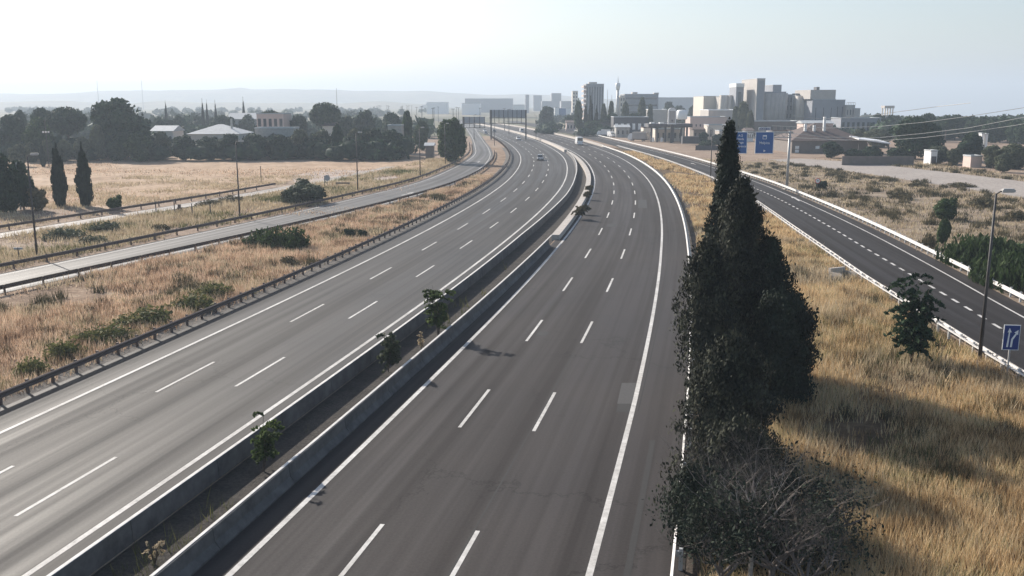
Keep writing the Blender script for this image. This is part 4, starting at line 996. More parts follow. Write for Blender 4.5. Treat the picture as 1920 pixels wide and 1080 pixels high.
for px, tp, Y, lb in ((186, 152, 2200, 'thin radio mast on the left horizon'), (269, 151, 2200, 'thin radio mast right of the first one on the horizon'), (633, 165, 700, 'tall slim mast beside the wide umbrella pine')):
    t = thing('antenna_mast', lb, 'mast', (xat(px, Y), Y, 0)); r = .00035*Y; mb = MB(); mb.tube([(0, 0, 0), (0, 0, zat(tp, Y))], [r, r*.5], 5); mb.obj('pole', M['pole'], t)
# grain mill group
YG = 520
t, wd, h = building(1317, 1346, 181, 540, 30, 'cream', 'cream grain warehouse at the left end of the mill', win=None, name='grain_store')
cyls(t, [-wd*.5, 0, wd*.5, wd*.95], 1.7, -1.5, 0, h*.62, 'cream')
t, wd, h = building(1346, 1376, 182, 530, 24, 'grey_wall', 'row of pale cylindrical silos beside the cream warehouse', name='silo_block')
cyls(t, [-wd+1.4, -wd*.35, wd*.3, wd-1.2], 1.55, -1.6, 0, h+1.0, 'cream')
t, wd, h = building(1377, 1391, 164, YG, 16, 'blue_grey', 'dark narrow grain tower with white headhouse', win=(1, 1, .4, .8), name='grain_tower')
mb = MB(); mb.box(-wd-.2, wd+.2, -.2, 16.2, h+.3, h+2.2); mb.obj('headhouse', M['white'], t)
t, wd, h = building(1415, 1430, 148, YG-10, 34, 'grey_wall', 'tallest pale tower of the grain mill', name='grain_tower', win=None)
mb = MB(); mb.box(-wd+.4, wd-.4, -.12, -.01, h*.1, h*.97); mb.obj('painted_shade_panel', M['blue_grey'], t)  # blue-grey sheet paints the shade of the tower front
t, wd, h = building(1430, 1470, 173, YG, 26, 'blue_grey', 'ribbed dark silo block right of the tallest mill tower', name='silo_block')
cyls(t, [-wd*.75 + wd*.38*k for k in range(5)], 1.9, -1.4, 0, h*.98, 'grey_wall')
t, wd, h = building(1445, 1461, 160, YG+8, 18, 'blue_grey', 'dark raised elevator house above the ribbed silo block', name='elevator_house')
mb = MB(); mb.box(wd+.02, wd+2.5, 2, 14, 0, h-3.4); mb.obj('stair_wing', M['blue_grey'], t)
t, wd, h = building(1464, 1490, 178, YG+4, 20, 'blue_grey', 'lower blue-grey mill wing with pale chutes', name='mill_building', win=(4, 4, .4, .5))
cyls(t, [wd*.55, wd*.9], .8, -1.2, 0, h, 'white', 'chute')
t, wd, h = building(1490, 1513, 180, YG-4, 22, 'concrete', 'pale mill building with three bright cylinders', name='mill_building')
cyls(t, [-wd*.7, -wd*.1, wd*.5], 1.5, -1.3, h*.25, h*1.0, 'cream')
mb = MB(); mb.box(-wd*.9, -wd*.1, 3, 10, h, h+1.4); mb.obj('roof_plant_room', M['dark_wall'], t)
t, wd, h = building(1520, 1563, 187, YG-20, 30, 'blue_grey', 'massive plain grey mill block with upper storey', name='mill_building', win=(3, 1, .08, .5))
mb = MB(); mb.box(-wd-1.2, wd*.99, .4, 28, h+.36, h+5.1); mb.obj('upper_storey', M['grey_wall'], t)
mb = MB(); mb.box(-wd*.55, -wd*.3, 3, 8, h+5.1, h+6.6); mb.obj('roof_plant_room', M['dark_wall'], t)
building(1563, 1581, 188, YG-18, 24, 'blue_grey', 'second step of the plain grey mill block', name='mill_building', win=(2, 1, .12, .6))
t, wd, h = building(1584, 1600, 198, YG-22, 20, 'grey_wall', 'lower end wing of the mill with a roof railing', name='mill_building', win=(3, 2, .3, .4))
mb = MB(); mb.box(-wd, wd, -.05, .05, h+1.5, h+1.7)
for k in range(6): mb.box(-wd+k*wd*.4-.08, -wd+k*wd*.4+.08, -.05, .05, h+.36, h+1.5)
mb.obj('railing', M['pole_pale'], t)
building(1600, 1610, 204, YG-24, 16, 'grey_wall', 'lowest step at the right end of the mill', name='mill_building')
building(1575, 1650, 222, 440, 14, 'blue_grey', 'low blue-grey shed row right of the mill', win=(8, 1, .5, .6), name='shed')
building(1405, 1500, 228, 430, 16, 'brown_wall', 'low dark shed in front of the mill', name='shed', win=(8, 1, .4, .4))
# sheds and halls
building(1327, 1384, 207, 450, 20, 'grey_wall', 'grey-green hall with a bright white roof edge', name='warehouse', rmat='roof_white', win=(5, 1, .5, .4))
building(1293, 1362, 220, 425, 14, 'pinkish', 'long pink-cream hall behind the filling station', name='warehouse', win=(9, 1, .3, .3))
building(1328, 1364, 235, 385, 10, 'cream', 'small cream outbuilding left of the tall cypress', name='shed', win=(4, 1, .4, .5))
building(1215, 1250, 206, 560, 20, 'olive_wall' if 'olive_wall' in M else 'grey_wall', 'low hall with pale roof left of the white silo', name='warehouse', rmat='roof_white')
building(1040, 1048, 202, 850, 8, 'roof_white', 'white shop front, left half, beside the distant road', name='shop')
building(1048, 1061, 203, 852, 8, 'blue_far', 'blue shop front with a white roof sign', name='shop', rmat='roof_white')
building(1061, 1071, 203, 851, 8, 'roof_white', 'white shop front, right half, beside the distant road', name='shop')
building(1070, 1079, 212, 820, 6, 'concrete_pale', 'small pale kiosk right of the blue shop', name='kiosk')
t, wd, h = building(1150, 1215, 220, 440, 12, 'dark_wall', 'dark low workshop left of the filling station', name='workshop', win=(6, 1, .5, .35), winmat='white')
# farmhouse and right side
t, wd, h = building(1484, 1624, 232, 292, 24, 'brown_wall', 'large brown farmhouse with a sloping clay tile roof', name='farmhouse', roof='hip', rmat='tile', ridge_h=5.2)
for px, py in ((1494, 276), (1494, 283), (1532, 276)):
    mb = MB(); x = xat(px, 292) - (xat(1484, 292) + xat(1624, 292))/2; z = zat(py, 292)
    mb.box(x-.6, x+.6, -.06, .05, z-.45, z+.45); mb.obj('window', M['white'], t)
for k, px in enumerate((1519, 1536, 1555)):
    mb = MB(); x = xat(px, 292) - (xat(1484, 292) + xat(1624, 292))/2; mb.box(x-.35, x+.35, 6, 6.8, h+1.0, h+[5.0, 4.6, 7.2][k]); mb.obj('chimney', M['white'], t)
building(1600, 1626, 262, 300, 12, 'brown_wall', 'low lean-to at the right end of the brown farmhouse', name='shed', roof='gable', rmat='tile', ridge_h=1.2)
t = thing('shed', 'open shed with a white slanted roof right of the farmhouse', 'shed', (xat(1638, 285), 285, 0)); mb = MB()
wd = 4.8; mb.add([(-wd, 0, zat(260, 285)), (wd, 0, zat(268, 285)), (wd, 8, zat(268, 285)+.6), (-wd, 8, zat(260, 285)+.6), (-wd, 0, zat(260, 285)-.35), (wd, 0, zat(268, 285)-.35), (wd, 8, zat(268, 285)+.3), (-wd, 8, zat(260, 285)+.3)], [(0,1,2,3), (7,6,5,4), (0,4,5,1), (1,5,6,2), (2,6,7,3), (3,7,4,0)]); mb.obj('roof', M['roof_white'], t)
for x in (-wd+.3, 0, wd-.3):
    mb = MB(); mb.box(x-.12, x+.12, .2, .44, 0, zat(268, 285)-.2); mb.obj('post', M['pole'], t)
building(1744, 1756, 284, 238, 4, 'white', 'small white cabin between trees beyond the dirt track', name='cabin', cat='cabin', door=True)
t, wd, h = building(1819, 1840, 294, 228, 4, 'pinkish', 'pale pink shed standing at the edge of the dirt track', name='shed', cat='shed')
building(1648, 1690, 226, 520, 12, 'roof_white', 'long white roofed barn below the water tower', name='barn', rmat='roof_white')
t = thing('water_tower', 'square concrete water tower on columns on the right horizon', 'tower', (xat(1664, 540), 540, float(gz(xat(1664, 540), 540)))); b0 = zat(212, 540); b1 = zat(201, 540); mb = MB()
for x in (-2.2, -.75, .75, 2.2):
    for y in (0, 4): mb.box(x-.25, x+.25, y-.25, y+.25, 0, b1-.5)
mb.obj('column', M['cream'], t); mb = MB(); mb.box(-2.8, 2.8, -.6, 4.6, b1-.5, b1+.9); mb.obj('tank', M['grey_wall'], t); mb = MB(); mb.box(-2.6, 2.6, -.5, 4.5, b0-2.5, b0-1); mb.obj('floor_slab', M['grey_wall'], t)
for i, (px, lb) in enumerate(((1838, 'small white marker cabin left of the far dark wood'), (1846, 'second small white marker cabin at the far dark wood'))): building(px, px+4, 251 + i, 300, 2, 'white', lb, name='cabin', cat='cabin')
# left side houses
t, wd, h = building(355, 450, 234, 272, 15, 'cream', 'house with a wide grey pyramid roof behind the left trees', name='house', roof='hip', rmat='tile_grey', ridge_h=2.6, win=(6, 1, .4, .5))
mb = MB(); mb.box(3.6, 4.1, 5, 5.5, h, h+4.2); mb.obj('chimney', M['cream'], t)
building(286, 326, 236, 300, 10, 'cream', 'low pale house left of the pyramid roof', name='house', roof='gable', rmat='tile_grey', ridge_h=1.6, win=(4, 1))
building(484, 534, 214, 330, 12, 'pinkish', 'pale pink two-storey house under the arched pine', name='house', roof='flat', win=(5, 2))
building(480, 552, 241, 290, 8, 'concrete', 'low grey wall-like annexe in front of the pink house', name='house_annexe', win=(6, 1, .3, .4))
building(536, 560, 226, 345, 10, 'pinkish', 'small pink house right of the two-storey pink house', name='house', roof='gable', rmat='tile', ridge_h=1.4, win=(2, 1))
building(428, 482, 212, 400, 12, 'grey_wall', 'long grey house roof behind the pyramid roof', name='house', roof='gable', rmat='tile_grey', ridge_h=2.5, win=(5, 1))
building(728, 754, 236, 288, 8, 'concrete_pale', 'small flat pale house near the right end of the left trees', name='house', win=(3, 1))
building(606, 628, 229, 330, 8, 'cream', 'cream house wall glimpsed below the wide umbrella pine', name='house', roof='gable', rmat='tile', ridge_h=1.2)
building(798, 812, 268, 262, 5, 'brown_wall', 'low brown hut beside the road left of the leafy tree', name='hut', cat='hut', roof='gable', rmat='tile_grey', ridge_h=.7)

# low clutter at the foot of the town
for i, (a, b, tp, Y, m, lb) in enumerate([
 (1085, 1100, 229, 500, 'brown_wall', 'tiny brown shed at the foot of the three cypresses'),
 (1062, 1080, 226, 520, 'pinkish', 'low pink shed below the ragged poplar'),
 (1122, 1150, 231, 455, 'brown_wall', 'low brown building directly behind the two parked vans'),
 (1155, 1180, 234, 425, 'concrete', 'low grey hut between parked vans and white lorry'),
 (1206, 1222, 240, 395, 'cream', 'small cream hut just right of the white lorry'),
 (1300, 1322, 238, 392, 'brown_wall', 'brown hut between the dark container and the pink-cream hall'),
 (1348, 1372, 246, 372, 'concrete_pale', 'pale garage left of the tall cypress spire'),
 (1400, 1412, 240, 380, 'white', 'white hut seen in the gap between both blue signs'),
 (1446, 1486, 246, 372, 'grey_wall', 'grey-beige shed between Malpica sign and farmhouse'),
 (1504, 1560, 226, 360, 'pinkish', 'long pinkish house roof above the farmhouse ridge')]):
    building(a, b, tp, Y, 8, m, lb, name='shed', win=(3, 1, .4, .4), roof='gable' if i % 2 else 'flat', rmat='tile' if i % 3 else 'tile_grey', ridge_h=1.0)
for i, (px, Y, pc) in enumerate([(1450, 345, 'car_white'), (1460, 342, 'car_white'), (1471, 346, 'car_grey'), (1484, 343, 'car_white'), (1350, 352, 'car_white'), (1318, 360, 'car_dark')]):
    PARK.append((px, Y, pc, ['white parked car directly right of the Malpica sign', 'second white parked car right of the Malpica sign', 'silver parked car just left of the gantry post', 'white parked car between gantry post and farmhouse', 'white parked car left of the tall cypress spire', 'dark parked car beside the dark container'][i]))

# ------------------------------------------------------------------ filling station
YS_ = 372
t = thing('filling_station', 'dark flat filling station canopy on columns with white skylights', 'canopy', (xat(1256, YS_), YS_, 0)); k = F / (YS_ * .98 + 3); wd = 41 / k; zt = zat(232, YS_); zb = zat(239, YS_)
mb = MB(); mb.box(-wd, wd, 0, 10, zb, zt); mb.obj('canopy_roof', M['dark_wall'], t)
mb = MB(); mb.box(-wd+.05, wd-.05, -.06, -.01, zb+.1, zb+.6); mb.obj('fascia', M['pole'], t)
for x in (-wd+1.6, -wd*.55, -wd*.18, wd*.18, wd*.55, wd-1.6):
    mb = MB(); mb.box(x-.35, x+.35, 2, 2.7, 0, zb); mb.obj('column', M['dark_wall'], t)
for x in (-wd*.9, -wd*.48, -wd*.05): 
    mb = MB(); mb.box(x, x+1.6, .5, 3.5, zt, zt+.5); mb.obj('skylight', M['white'], t)
for x in (-wd*.75, -wd*.35):
    mb = MB(); mb.box(x-.4, x+.4, 1.2, 1.8, .15, 1.8); mb.obj('fuel_pump', M['white'], t)
t, wd, h = building(1228, 1281, 243, 384, 8, 'cream', 'pale kiosk shop under the filling station canopy', name='kiosk', cat='shop', win=(5, 1, .4, .5))
t = thing('price_totem', 'tall white rounded totem sign above the filling station', 'sign', (xat(1258.5, 368), 368, 0)); z1 = zat(202, 368); z0 = zat(233, 368); w_ = 7.5/F*368
mb = MB(); mb.prism([(-w_, z0), (w_, z0), (w_, z1-1.0), (w_*.7, z1-.3), (w_*.3, z1), (-w_*.3, z1), (-w_*.7, z1-.3), (-w_, z1-1.0)], 'y', -.4, .4); mb.obj('panel', M['white'], t)
mb = MB(); mb.prism([(-w_*.72, z0+.5), (w_*.72, z0+.5), (w_*.72, z1-1.2), (-w_*.72, z1-1.2)], 'y', -.43, -.401); mb.obj('inset_panel', M['grey_wall'], t)
mb = MB(); mb.prism([(-.35, z0+1.7), (.35, z0+1.7), (.12, z0+1.2), (.12, z0+.8), (-.12, z0+.8), (-.12, z0+1.2)], 'y', -.46, -.431); mb.obj('emblem', M['dark_wall'], t)
mb = MB(); mb.box(-.5, .5, -.3, .3, 0, z0); mb.obj('pole', M['pole'], t)
t = thing('storage_tank', 'squat white storage tank on legs right of the white totem', 'tank', (xat(1277, 395), 395, 0)); z1 = zat(206, 395); z0 = zat(224, 395)
mb = MB(); mb.tube([(0, 0, z0), (0, 0, z0+.2), (0, 0, z1-.5), (0, 0, z1)], [1.9, 2.2, 2.2, 1.5], 18); mb.obj('tank_body', M['white'], t, True)
for x in (-1.3, 1.3):
    mb = MB(); mb.box(x-.2, x+.2, -.2, .2, 0, z0+.1); mb.obj('leg', M['pole'], t)
t = thing('container', 'long dark container standing right of the filling station', 'container', (xat(1295, 350), 350, 0)); mb = MB(); mb.box(-3.1, 3.1, 0, 2.4, .4, 3.1); mb.obj('box', M['dark_wall'], t)
mb = MB(); [mb.box(-3.1+.62*k-.06, -3.1+.62*k+.06, -.06, -.005, .5, 3.0) for k in range(1, 10)]; mb.obj('rib', M['pole'], t)

# ------------------------------------------------------------------ vehicles
def wheel_mesh():
    mb = MB(); mb.tube([(-.11, 0, 0), (.11, 0, 0)], .33, 16, 0); mb.tube([(-.12, 0, 0), (.12, 0, 0)], .19, 10, 1); return mb.mesh('wheel', [M['tyre'], M['steel']])
WH = wheel_mesh()
def loft(sections, mats, name, parent, mi=0):     # sections: list of (y, [(x,z)...])
    mb = MB(); k = len(sections[0][1]); vs = [(x, y, z) for y, s in sections for x, z in s]
    fs = [(i*k+j, (i+1)*k+j, (i+1)*k+(j+1) % k, i*k+(j+1) % k) for i in range(len(sections)-1) for j in range(k)] + [tuple(range(k)), tuple(range((len(sections)-1)*k, len(sections)*k))]
    mb.add(vs, fs); return mb.obj(name, mats, parent, False)
def body_sec(w_, zb, zm, zt): return [(-w_*.92, zb), (-w_, zm), (-w_*.9, zt), (w_*.9, zt), (w_, zm), (w_*.92, zb)]
def car(label, loc, rz, paint, cat='car', L=4.3, W=.88, hatch=True, group='cars on the motorway'):
    t = thing('car', label, cat, loc, rz, group)      # the nose points to +y
    loft([(-L/2, body_sec(W*.88, .35, .55, .82)), (-L/2+.15, body_sec(W, .22, .6, .92)), (-L*.2, body_sec(W, .2, .6, .93)), (L*.18, body_sec(W, .2, .6, .90)), (L/2-.35, body_sec(W*.96, .22, .55, .76)), (L/2, body_sec(W*.82, .32, .48, .62))], M[paint], 'body', t)
    rb = -L/2+.15 if hatch else -L/2+.7
    loft([(rb, body_sec(W*.84, .90, .92, .94)), (rb+.45, body_sec(W*.80, .91, 1.1, 1.36)), (L*.0, body_sec(W*.80, .91, 1.12, 1.43)), (L*.10, body_sec(W*.80, .90, 1.12, 1.38)), (L*.27, body_sec(W*.86, .86, .88, .90))], M['carglass'], 'windows', t)
    mb = MB(); mb.box(-W*.70, W*.70, rb+.42, L*.09, 1.385, 1.47); mb.obj('roof', M[paint], t)
    for s in (-1, 1):
        for y in (-L*.31, L*.31): link('wheel', WH, t, (s*(W-.08), y, .33))
        mb = MB(); mb.box(s*W*.62-.16, s*W*.62+.16, L/2-.16, L/2-.02, .52, .66); mb.obj('headlight', M['lamp_glass'], t)
        mb = MB(); mb.box(s*W*.70-.13, s*W*.70+.13, -L/2-.02, -L/2+.12, .66, .84); mb.obj('tail_light', M['red_lens'], t)
        mb = MB(); mb.box(s*(W+.02)-.06, s*(W+.02)+.12*s*0+.06, L*.17, L*.17+.12, .92, 1.04); mb.obj('mirror', M[paint], t)
    mb = MB(); mb.box(-W*.45, W*.45, L/2-.06, L/2+.015, .34, .50); mb.obj('grille', M['dark_wall'], t)
    mb = MB(); mb.box(-.26, .26, L/2+.016, L/2+.03, .38, .48); mb.obj('number_plate', M['white'], t)
    return t
def roadpos(Y, o): p = off(np.array([float(Y)]), np.array([float(o)]))[0]; return (p[0], p[1], 0.007), math.atan2(-refh(Y), 1)
p, a = roadpos(256, -12.2); car('silver-roofed dark car coming towards the camera on the left carriageway', p, a + math.pi, 'car_grey')
p, a = roadpos(398, -10.8); car('white car farther back on the left carriageway, below the gantry shadow', p, a + math.pi, 'car_white')
p, a = roadpos(500, -12.5); car('dark distant car just right of the gantry post', p, a + math.pi, 'car_dark')
p, a = roadpos(505, -17.0); car('white distant car left of the dark one behind the gantry post', p, a + math.pi, 'car_white')
p, a = roadpos(470, -19.6); car('second dark distant car at the split of the roads', p, a + math.pi, 'car_grey')
for px, Y, pc, lb in PARK: car(lb, (xat(px, Y), Y, 0.0), R(80 + (px % 7) * 6), pc, group='parked cars near the gantry')
def van(label, loc, rz, L=5.8, W=1.0, Hh=2.6, cabcol='car_white', boxcol='car_white', truck=False, cat='van', group=None):
    t = thing('van' if not truck else 'lorry', label, cat, loc, rz, group)
    if truck:
        loft([(L/2-1.9, body_sec(W, .5, 1.2, Hh*.82)), (L/2-.6, body_sec(W, .45, 1.2, Hh*.82)), (L/2, body_sec(W*.95, .45, 1.2, Hh*.5))], M[cabcol], 'cab', t)
        mb = MB(); mb.box(-W-.1, W+.1, -L/2, L/2-2.0, .9, Hh); mb.obj('cargo_box', M[boxcol], t)
        mb = MB(); mb.box(-W*.5, W*.5, -L/2+.1, L/2-.3, .5, .895); mb.obj('chassis', M['dark_wall'], t)
    else:
        loft([(-L/2, body_sec(W*.97, .35, 1.2, Hh)), (L*.2, body_sec(W, .3, 1.2, Hh)), (L*.36, body_sec(W*.98, .3, 1.1, Hh*.55)), (L/2, body_sec(W*.9, .35, .7, Hh*.38))], M[cabcol], 'body', t)
    mb = MB(); mb.add([(-W*.82, L*.225+ (0 if not truck else L*.2), Hh*.86), (W*.82, L*.225+(0 if not truck else L*.2), Hh*.86), (W*.84, L*.37+(0 if not truck else L*.135), Hh*.58), (-W*.84, L*.37+(0 if not truck else L*.135), Hh*.58)], [(0, 1, 2, 3)]); mb.obj('windscreen', M['carglass'], t)
    mb = MB(); mb.box(-W*.8, W*.8, -L/2-.025, -L/2-.002, Hh*.55, Hh*.88); mb.obj('rear_window', M['carglass'], t)
    for s in (-1, 1):
        for y in (-L*.30, L*.30): link('wheel', WH, t, (s*(W-.1), y, .33))
        mb = MB(); mb.box(s*W*.84-.08, s*W*.84+.08, -L/2-.03, -L/2-.001, .7, 1.1); mb.obj('tail_light', M['red_lens'], t)
    return t
p, a = roadpos(350, 7.8); van('white box van with a dark rear driving away on the right carriageway', p, a, L=7.5, W=1.15, Hh=2.9, cat='van')
for c in COL.objects:
    pass
p, a = roadpos(500, 2.0); van('small white van driving away in the distance left of the lamp post', p, a, L=4.8, W=.95, Hh=2.0, cat='van')
van('white lorry with dark load box parked before the filling station', (xat(1196, 385), 385, 0), R(62), L=8, W=1.25, Hh=3.6, boxcol='grey_wall', truck=True, cat='lorry')
van('white delivery van parked left of the filling station, taller one', (xat(1132, 436), 436, 0), R(75), L=6.2, W=1.1, Hh=3.2, truck=True, cat='van')
van('white delivery van parked left of the filling station, shorter one', (xat(1146, 430), 430, 0), R(200), L=4.9, W=1.0, Hh=2.5, cat='van')

# ------------------------------------------------------------------ street lamps
def lamp_proto():
    t = thing('street_lamp', 'x', 'street lamp', group='street lamps along the roads'); mb = MB(); mb.tube([(0, 0, 0), (0, 0, 10.2)], [.12, .06], 10); mb.obj('pole', M['pole'], t, True)
    mb = MB(); mb.tube([(0, 0, 10.15), (.25, 0, 10.32), (.5, 0, 10.35)], .04, 8); mb.obj('arm', M['pole'], t)
    mb = MB(); mb.box(.30, 1.05, -.14, .14, 10.28, 10.42); mb.box(.36, .98, -.11, .11, 10.42, 10.48); lh = mb.obj('lamp_head', M['pole_pale'], t)
    mb = MB(); mb.box(.42, .98, -.1, .1, 10.25, 10.279); mb.obj('lens', M['lamp_glass'], lh)
    mb = MB(); mb.box(-.22, .22, -.22, .22, -.1, .12); mb.obj('base_plate', M['concrete_pale'], t); return t
LP = lamp_proto(); LP.location = at(1836, 680); LP['label'] = 'tall dark street lamp at the right edge beside the slip road guardrail'
for px, py, rz, lb in [
 (70, 483, 0.3, 'leftmost street lamp, beside the far-left guardrails'), (450, 410, .3, 'street lamp between farm road and service road, second from left'),
 (671, 361, .3, 'street lamp right of the round-backed road sign'), (788, 334, .2, 'street lamp near the right end of the straw field'),
 (835, 311, .2, 'street lamp hidden in front of the dense leafy tree'), (1332, 336, 3.3, 'pale street lamp left of the tall cypress, beside the slip road'),
 (927, 273, .2, 'thick dark post between service road and left carriageway'), (1095, 240, 3.2, 'pale street lamp left of the parked vans'), (1040, 232, 3.2, 'pale street lamp in front of the blue shop'), (1005, 263, 3.2, 'street lamp standing on the far median barrier'),
 (889, 262, .2, 'street lamp behind the left gantry post')]:
    copy_tree(LP, loc=at(px, py), rz=rz, label=lb)
# distant lamp masts along the straight beyond the bend (too small to show parts)
mb = MB(); mb.tube([(0, 0, 0), (0, 0, 12)], [.22, .14], 5); mb.box(-.9, .9, -.12, .12, 11.9, 12.1); mm = mb.mesh('lamp_mast', M['pole'])
for i in range(26):
    Y = 470 + i * 26; s = -1 if i % 2 else 1; x = float(refx(min(Y, 900))) - 22 - (Y - 470)*.085 + s * 14 + (i % 3) * 4
    tag(link('lamp_mast', mm, None, (x, Y, 0)), 'thin lamp mast among the crowd of masts on the distant road', 'lamp mast', 'distant lamp masts')

# other poles
for px, py, tp, lb, mt in [(39, 393, 305, 'pale pole at the left edge before the dark trees', 'pole_pale'), (92, 312, 224, 'dark floodlight pole with small lamps left of the field cypresses', 'pole')]:
    b = at(px, py); t = thing('pole', lb, 'pole', b); h = zat(tp, b.y); mb = MB(); mb.tube([(0, 0, 0), (0, 0, h)], [.14, .09], 8); mb.obj('shaft', M[mt], t)
    if mt == 'pole':
        for k in range(3): mb = MB(); mb.box(-.8 + .65*k, -.5 + .65*k, -.15, .15, h - 3.2, h - 2.8); mb.obj('floodlight', M['white'], t)
        mb = MB(); mb.box(-.9, .9, -.05, .05, h - 3.3, h - 3.2); mb.box(-.15, .15, -.15, .15, h-.4, h); mb.obj('crossbar', M['pole'], t)
for i, (px, py, tp) in enumerate([(293, 402, 378), (328, 404, 378), (361, 408, 382), (395, 404, 385), (490, 344, 312), (609, 352, 330), (12, 395, 372)]):
    b = at(px, py); t = thing('fence_post', ['first thin post beside the farm road, from the left', 'second thin post beside the farm road', 'third thin post between farm road and service road', 'fourth thin post, left of the second street lamp', 'thin stake standing in the straw field', 'thin stake left of the round road sign', 'short stake at the left edge below the trees'][i], 'post', b)
    mb = MB(); mb.tube([(0, 0, 0), (0, 0, zat(tp, b.y))], .07, 6); mb.box(-.1, .1, -.1, .1, zat(tp, b.y), zat(tp, b.y)+.04); mb.obj('stake', M['pole'], t)

# ------------------------------------------------------------------ signs
def text(s, size, mat, parent, loc, rot=(math.pi/2, 0, 0), name='lettering', align='CENTER', bold=.008):
    c = bpy.data.curves.new(name, 'FONT'); c.body = s; c.size = size; c.align_x = align; c.align_y = 'CENTER'; c.extrude = .006; c.offset = bold * size; c.resolution_u = 2
    c.materials.append(M[mat]); o = link(name, c, parent, loc, rot); dg = bpy.context.evaluated_depsgraph_get(); dg.update()
    me = bpy.data.meshes.new_from_object(o.evaluated_get(dg)); bpy.data.objects.remove(o); me.materials.clear(); me.materials.append(M[mat]); return link(name, me, parent, loc, rot)
# cantilever gantry over the slip road
YG2 = 169.0; xp = xat(1475, YG2)
t = thing('sign_gantry', 'pale cantilever gantry post on the right of the slip road carrying blue signs', 'sign gantry', (xp, YG2, 0)); zt = zat(246, YG2)
mb = MB(); mb.tube([(0, 0, 0), (0, 0, zt)], [.26, .20], 12); mb.obj('post', M['pole_pale'], t, True)
xa = xat(1376, YG2) - xp
mb = MB(); mb.box(xa, .6, -.14, .14, zt-.35, zt-.05); mb.box(xa, .4, -.10, .10, zt-1.15, zt-1.0)
for k in range(9): mb.tube([(xa + (k/9)*(-xa), 0, zt-1.08), (xa + ((k+.5)/9)*(-xa), 0, zt-.3), (xa + ((k+1)/9)*(-xa), 0, zt-1.08)], .05, 5)
mb.obj('beam', M['pole_pale'], t)
mb = MB(); mb.box(-.5, .5, -.5, .5, -.1, .15); mb.obj('footing', M['concrete_pale'], t)
def panel(label, px0, px1, py0, py1, Y, mat, name='direction_sign', y=-.25):
    x0, x1 = xat(px0, Y), xat(px1, Y); z0, z1 = zat(py1, Y), zat(py0, Y); s = thing(name, label, 'sign', ((x0+x1)/2, Y + y, (z0+z1)/2)); a, b = (x1-x0)/2, (z1-z0)/2
    mb = MB(); mb.box(-a, a, -.03, .03, -b, b); mb.obj('border', M['sign_white'], s)
    mb = MB(); e = .10; mb.box(-a+e, a-e, -.045, -.031, -b+e, b-e); mb.obj('face', M[mat], s)
    mb = MB(); mb.box(-a*.6-.05, -a*.6+.05, .031, .12, -b, b); mb.box(a*.6-.05, a*.6+.05, .031, .12, -b, b); mb.obj('bracket', M['pole'], s)
    return s, a, b
s, a, b = panel('blue direction sign reading Malpica, right one on the gantry', 1411, 1445, 247, 288, YG2, 'sign_blue')
text('Malpica', .62, 'sign_white', s, (0, -.06, b*-.02))
mb = MB(); mb.prism([(-.36, .62), (.36, .62), (.36, 1.34), (-.36, 1.34)], 'y', -.056, -.046); mb.obj('industry_pictogram', M['sign_white'], s)
mb = MB(); mb.prism([(-.26, .70), (.26, .70), (.26, 1.0), (.09, 1.18), (.09, 1.0), (-.09, 1.18), (-.09, 1.0), (-.26, 1.18)], 'y', -.066, -.057); mb.obj('industry_pictogram', M['sign_blue'], s)
mb = MB(); mb.prism([(-.10, -1.2), (-.10, -1.65), (.30, -1.42)], 'y', -.056, -.046); mb.obj('arrow', M['sign_white'], s)
s, a, b = panel('dark blue direction sign with four short lines, left on the gantry beside the cypress', 1368, 1396, 247, 288, YG2, 'sign_blue')
for tx_, zz, xx in (('A-2', 1.25, .1), ('Lleida', .65, .1), ('Fraga', .05, .1), ('Huesca', -.62, .35)): text(tx_, .55, 'sign_white', s, (xx, -.06, zz))
s, a, b = panel('small navy exit number tab above the Malpica sign', 1416, 1438, 238.5, 244.5, YG2, 'sign_navy', 'exit_sign'); text('SALIDA 328', .36, 'sign_white', s, (0, -.06, 0))
# lane merge sign at the right edge
Yb = at(1880, 712).y
t = thing('road_sign', 'blue square sign with two white lane arrows at the right edge', 'road sign', (xat(1880, Yb), Yb, 0), -.12); k = F / (Yb*math.cos(TH) + CH*math.sin(TH)) ; z1 = zat(609, Yb); z0 = zat(656, Yb); a = 14.5/k; zc = (z0+z1)/2; b = (z1-z0)/2; ox = .22
mb = MB(); mb.box(ox-a, ox+a, -.02, .02, z0, z1); mb.obj('border', M['sign_white'], t)
mb = MB(); mb.box(ox-a+.035, ox+a-.035, -.032, -.021, z0+.035, z1-.035); mb.obj('face', M['sign_navy'], t)
mb = MB(); mb.prism([(ox-.24, zc-.55), (ox-.14, zc-.55), (ox-.10, zc+.30), (ox-.02, zc+.30), (ox-.14, zc+.55), (ox-.24, zc+.30), (ox-.17, zc+.30)], 'y', -.042, -.033); mb.obj('arrow', M['sign_white'], t)
mb = MB(); mb.prism([(ox-.04, zc-.55), (ox+.06, zc-.55), (ox+.09, zc-.12), (ox+.27, zc+.20), (ox+.33, zc+.15), (ox+.33, zc+.45), (ox+.12, zc+.30), (ox+.19, zc+.25), (ox-.01, zc-.08)], 'y', -.042, -.033); mb.obj('arrow', M['sign_white'], t)
mb = MB(); mb.box(ox-.04, ox+.04, .021, .10, 0, z1-.1); mb.obj('post', M['pole_pale'], t)
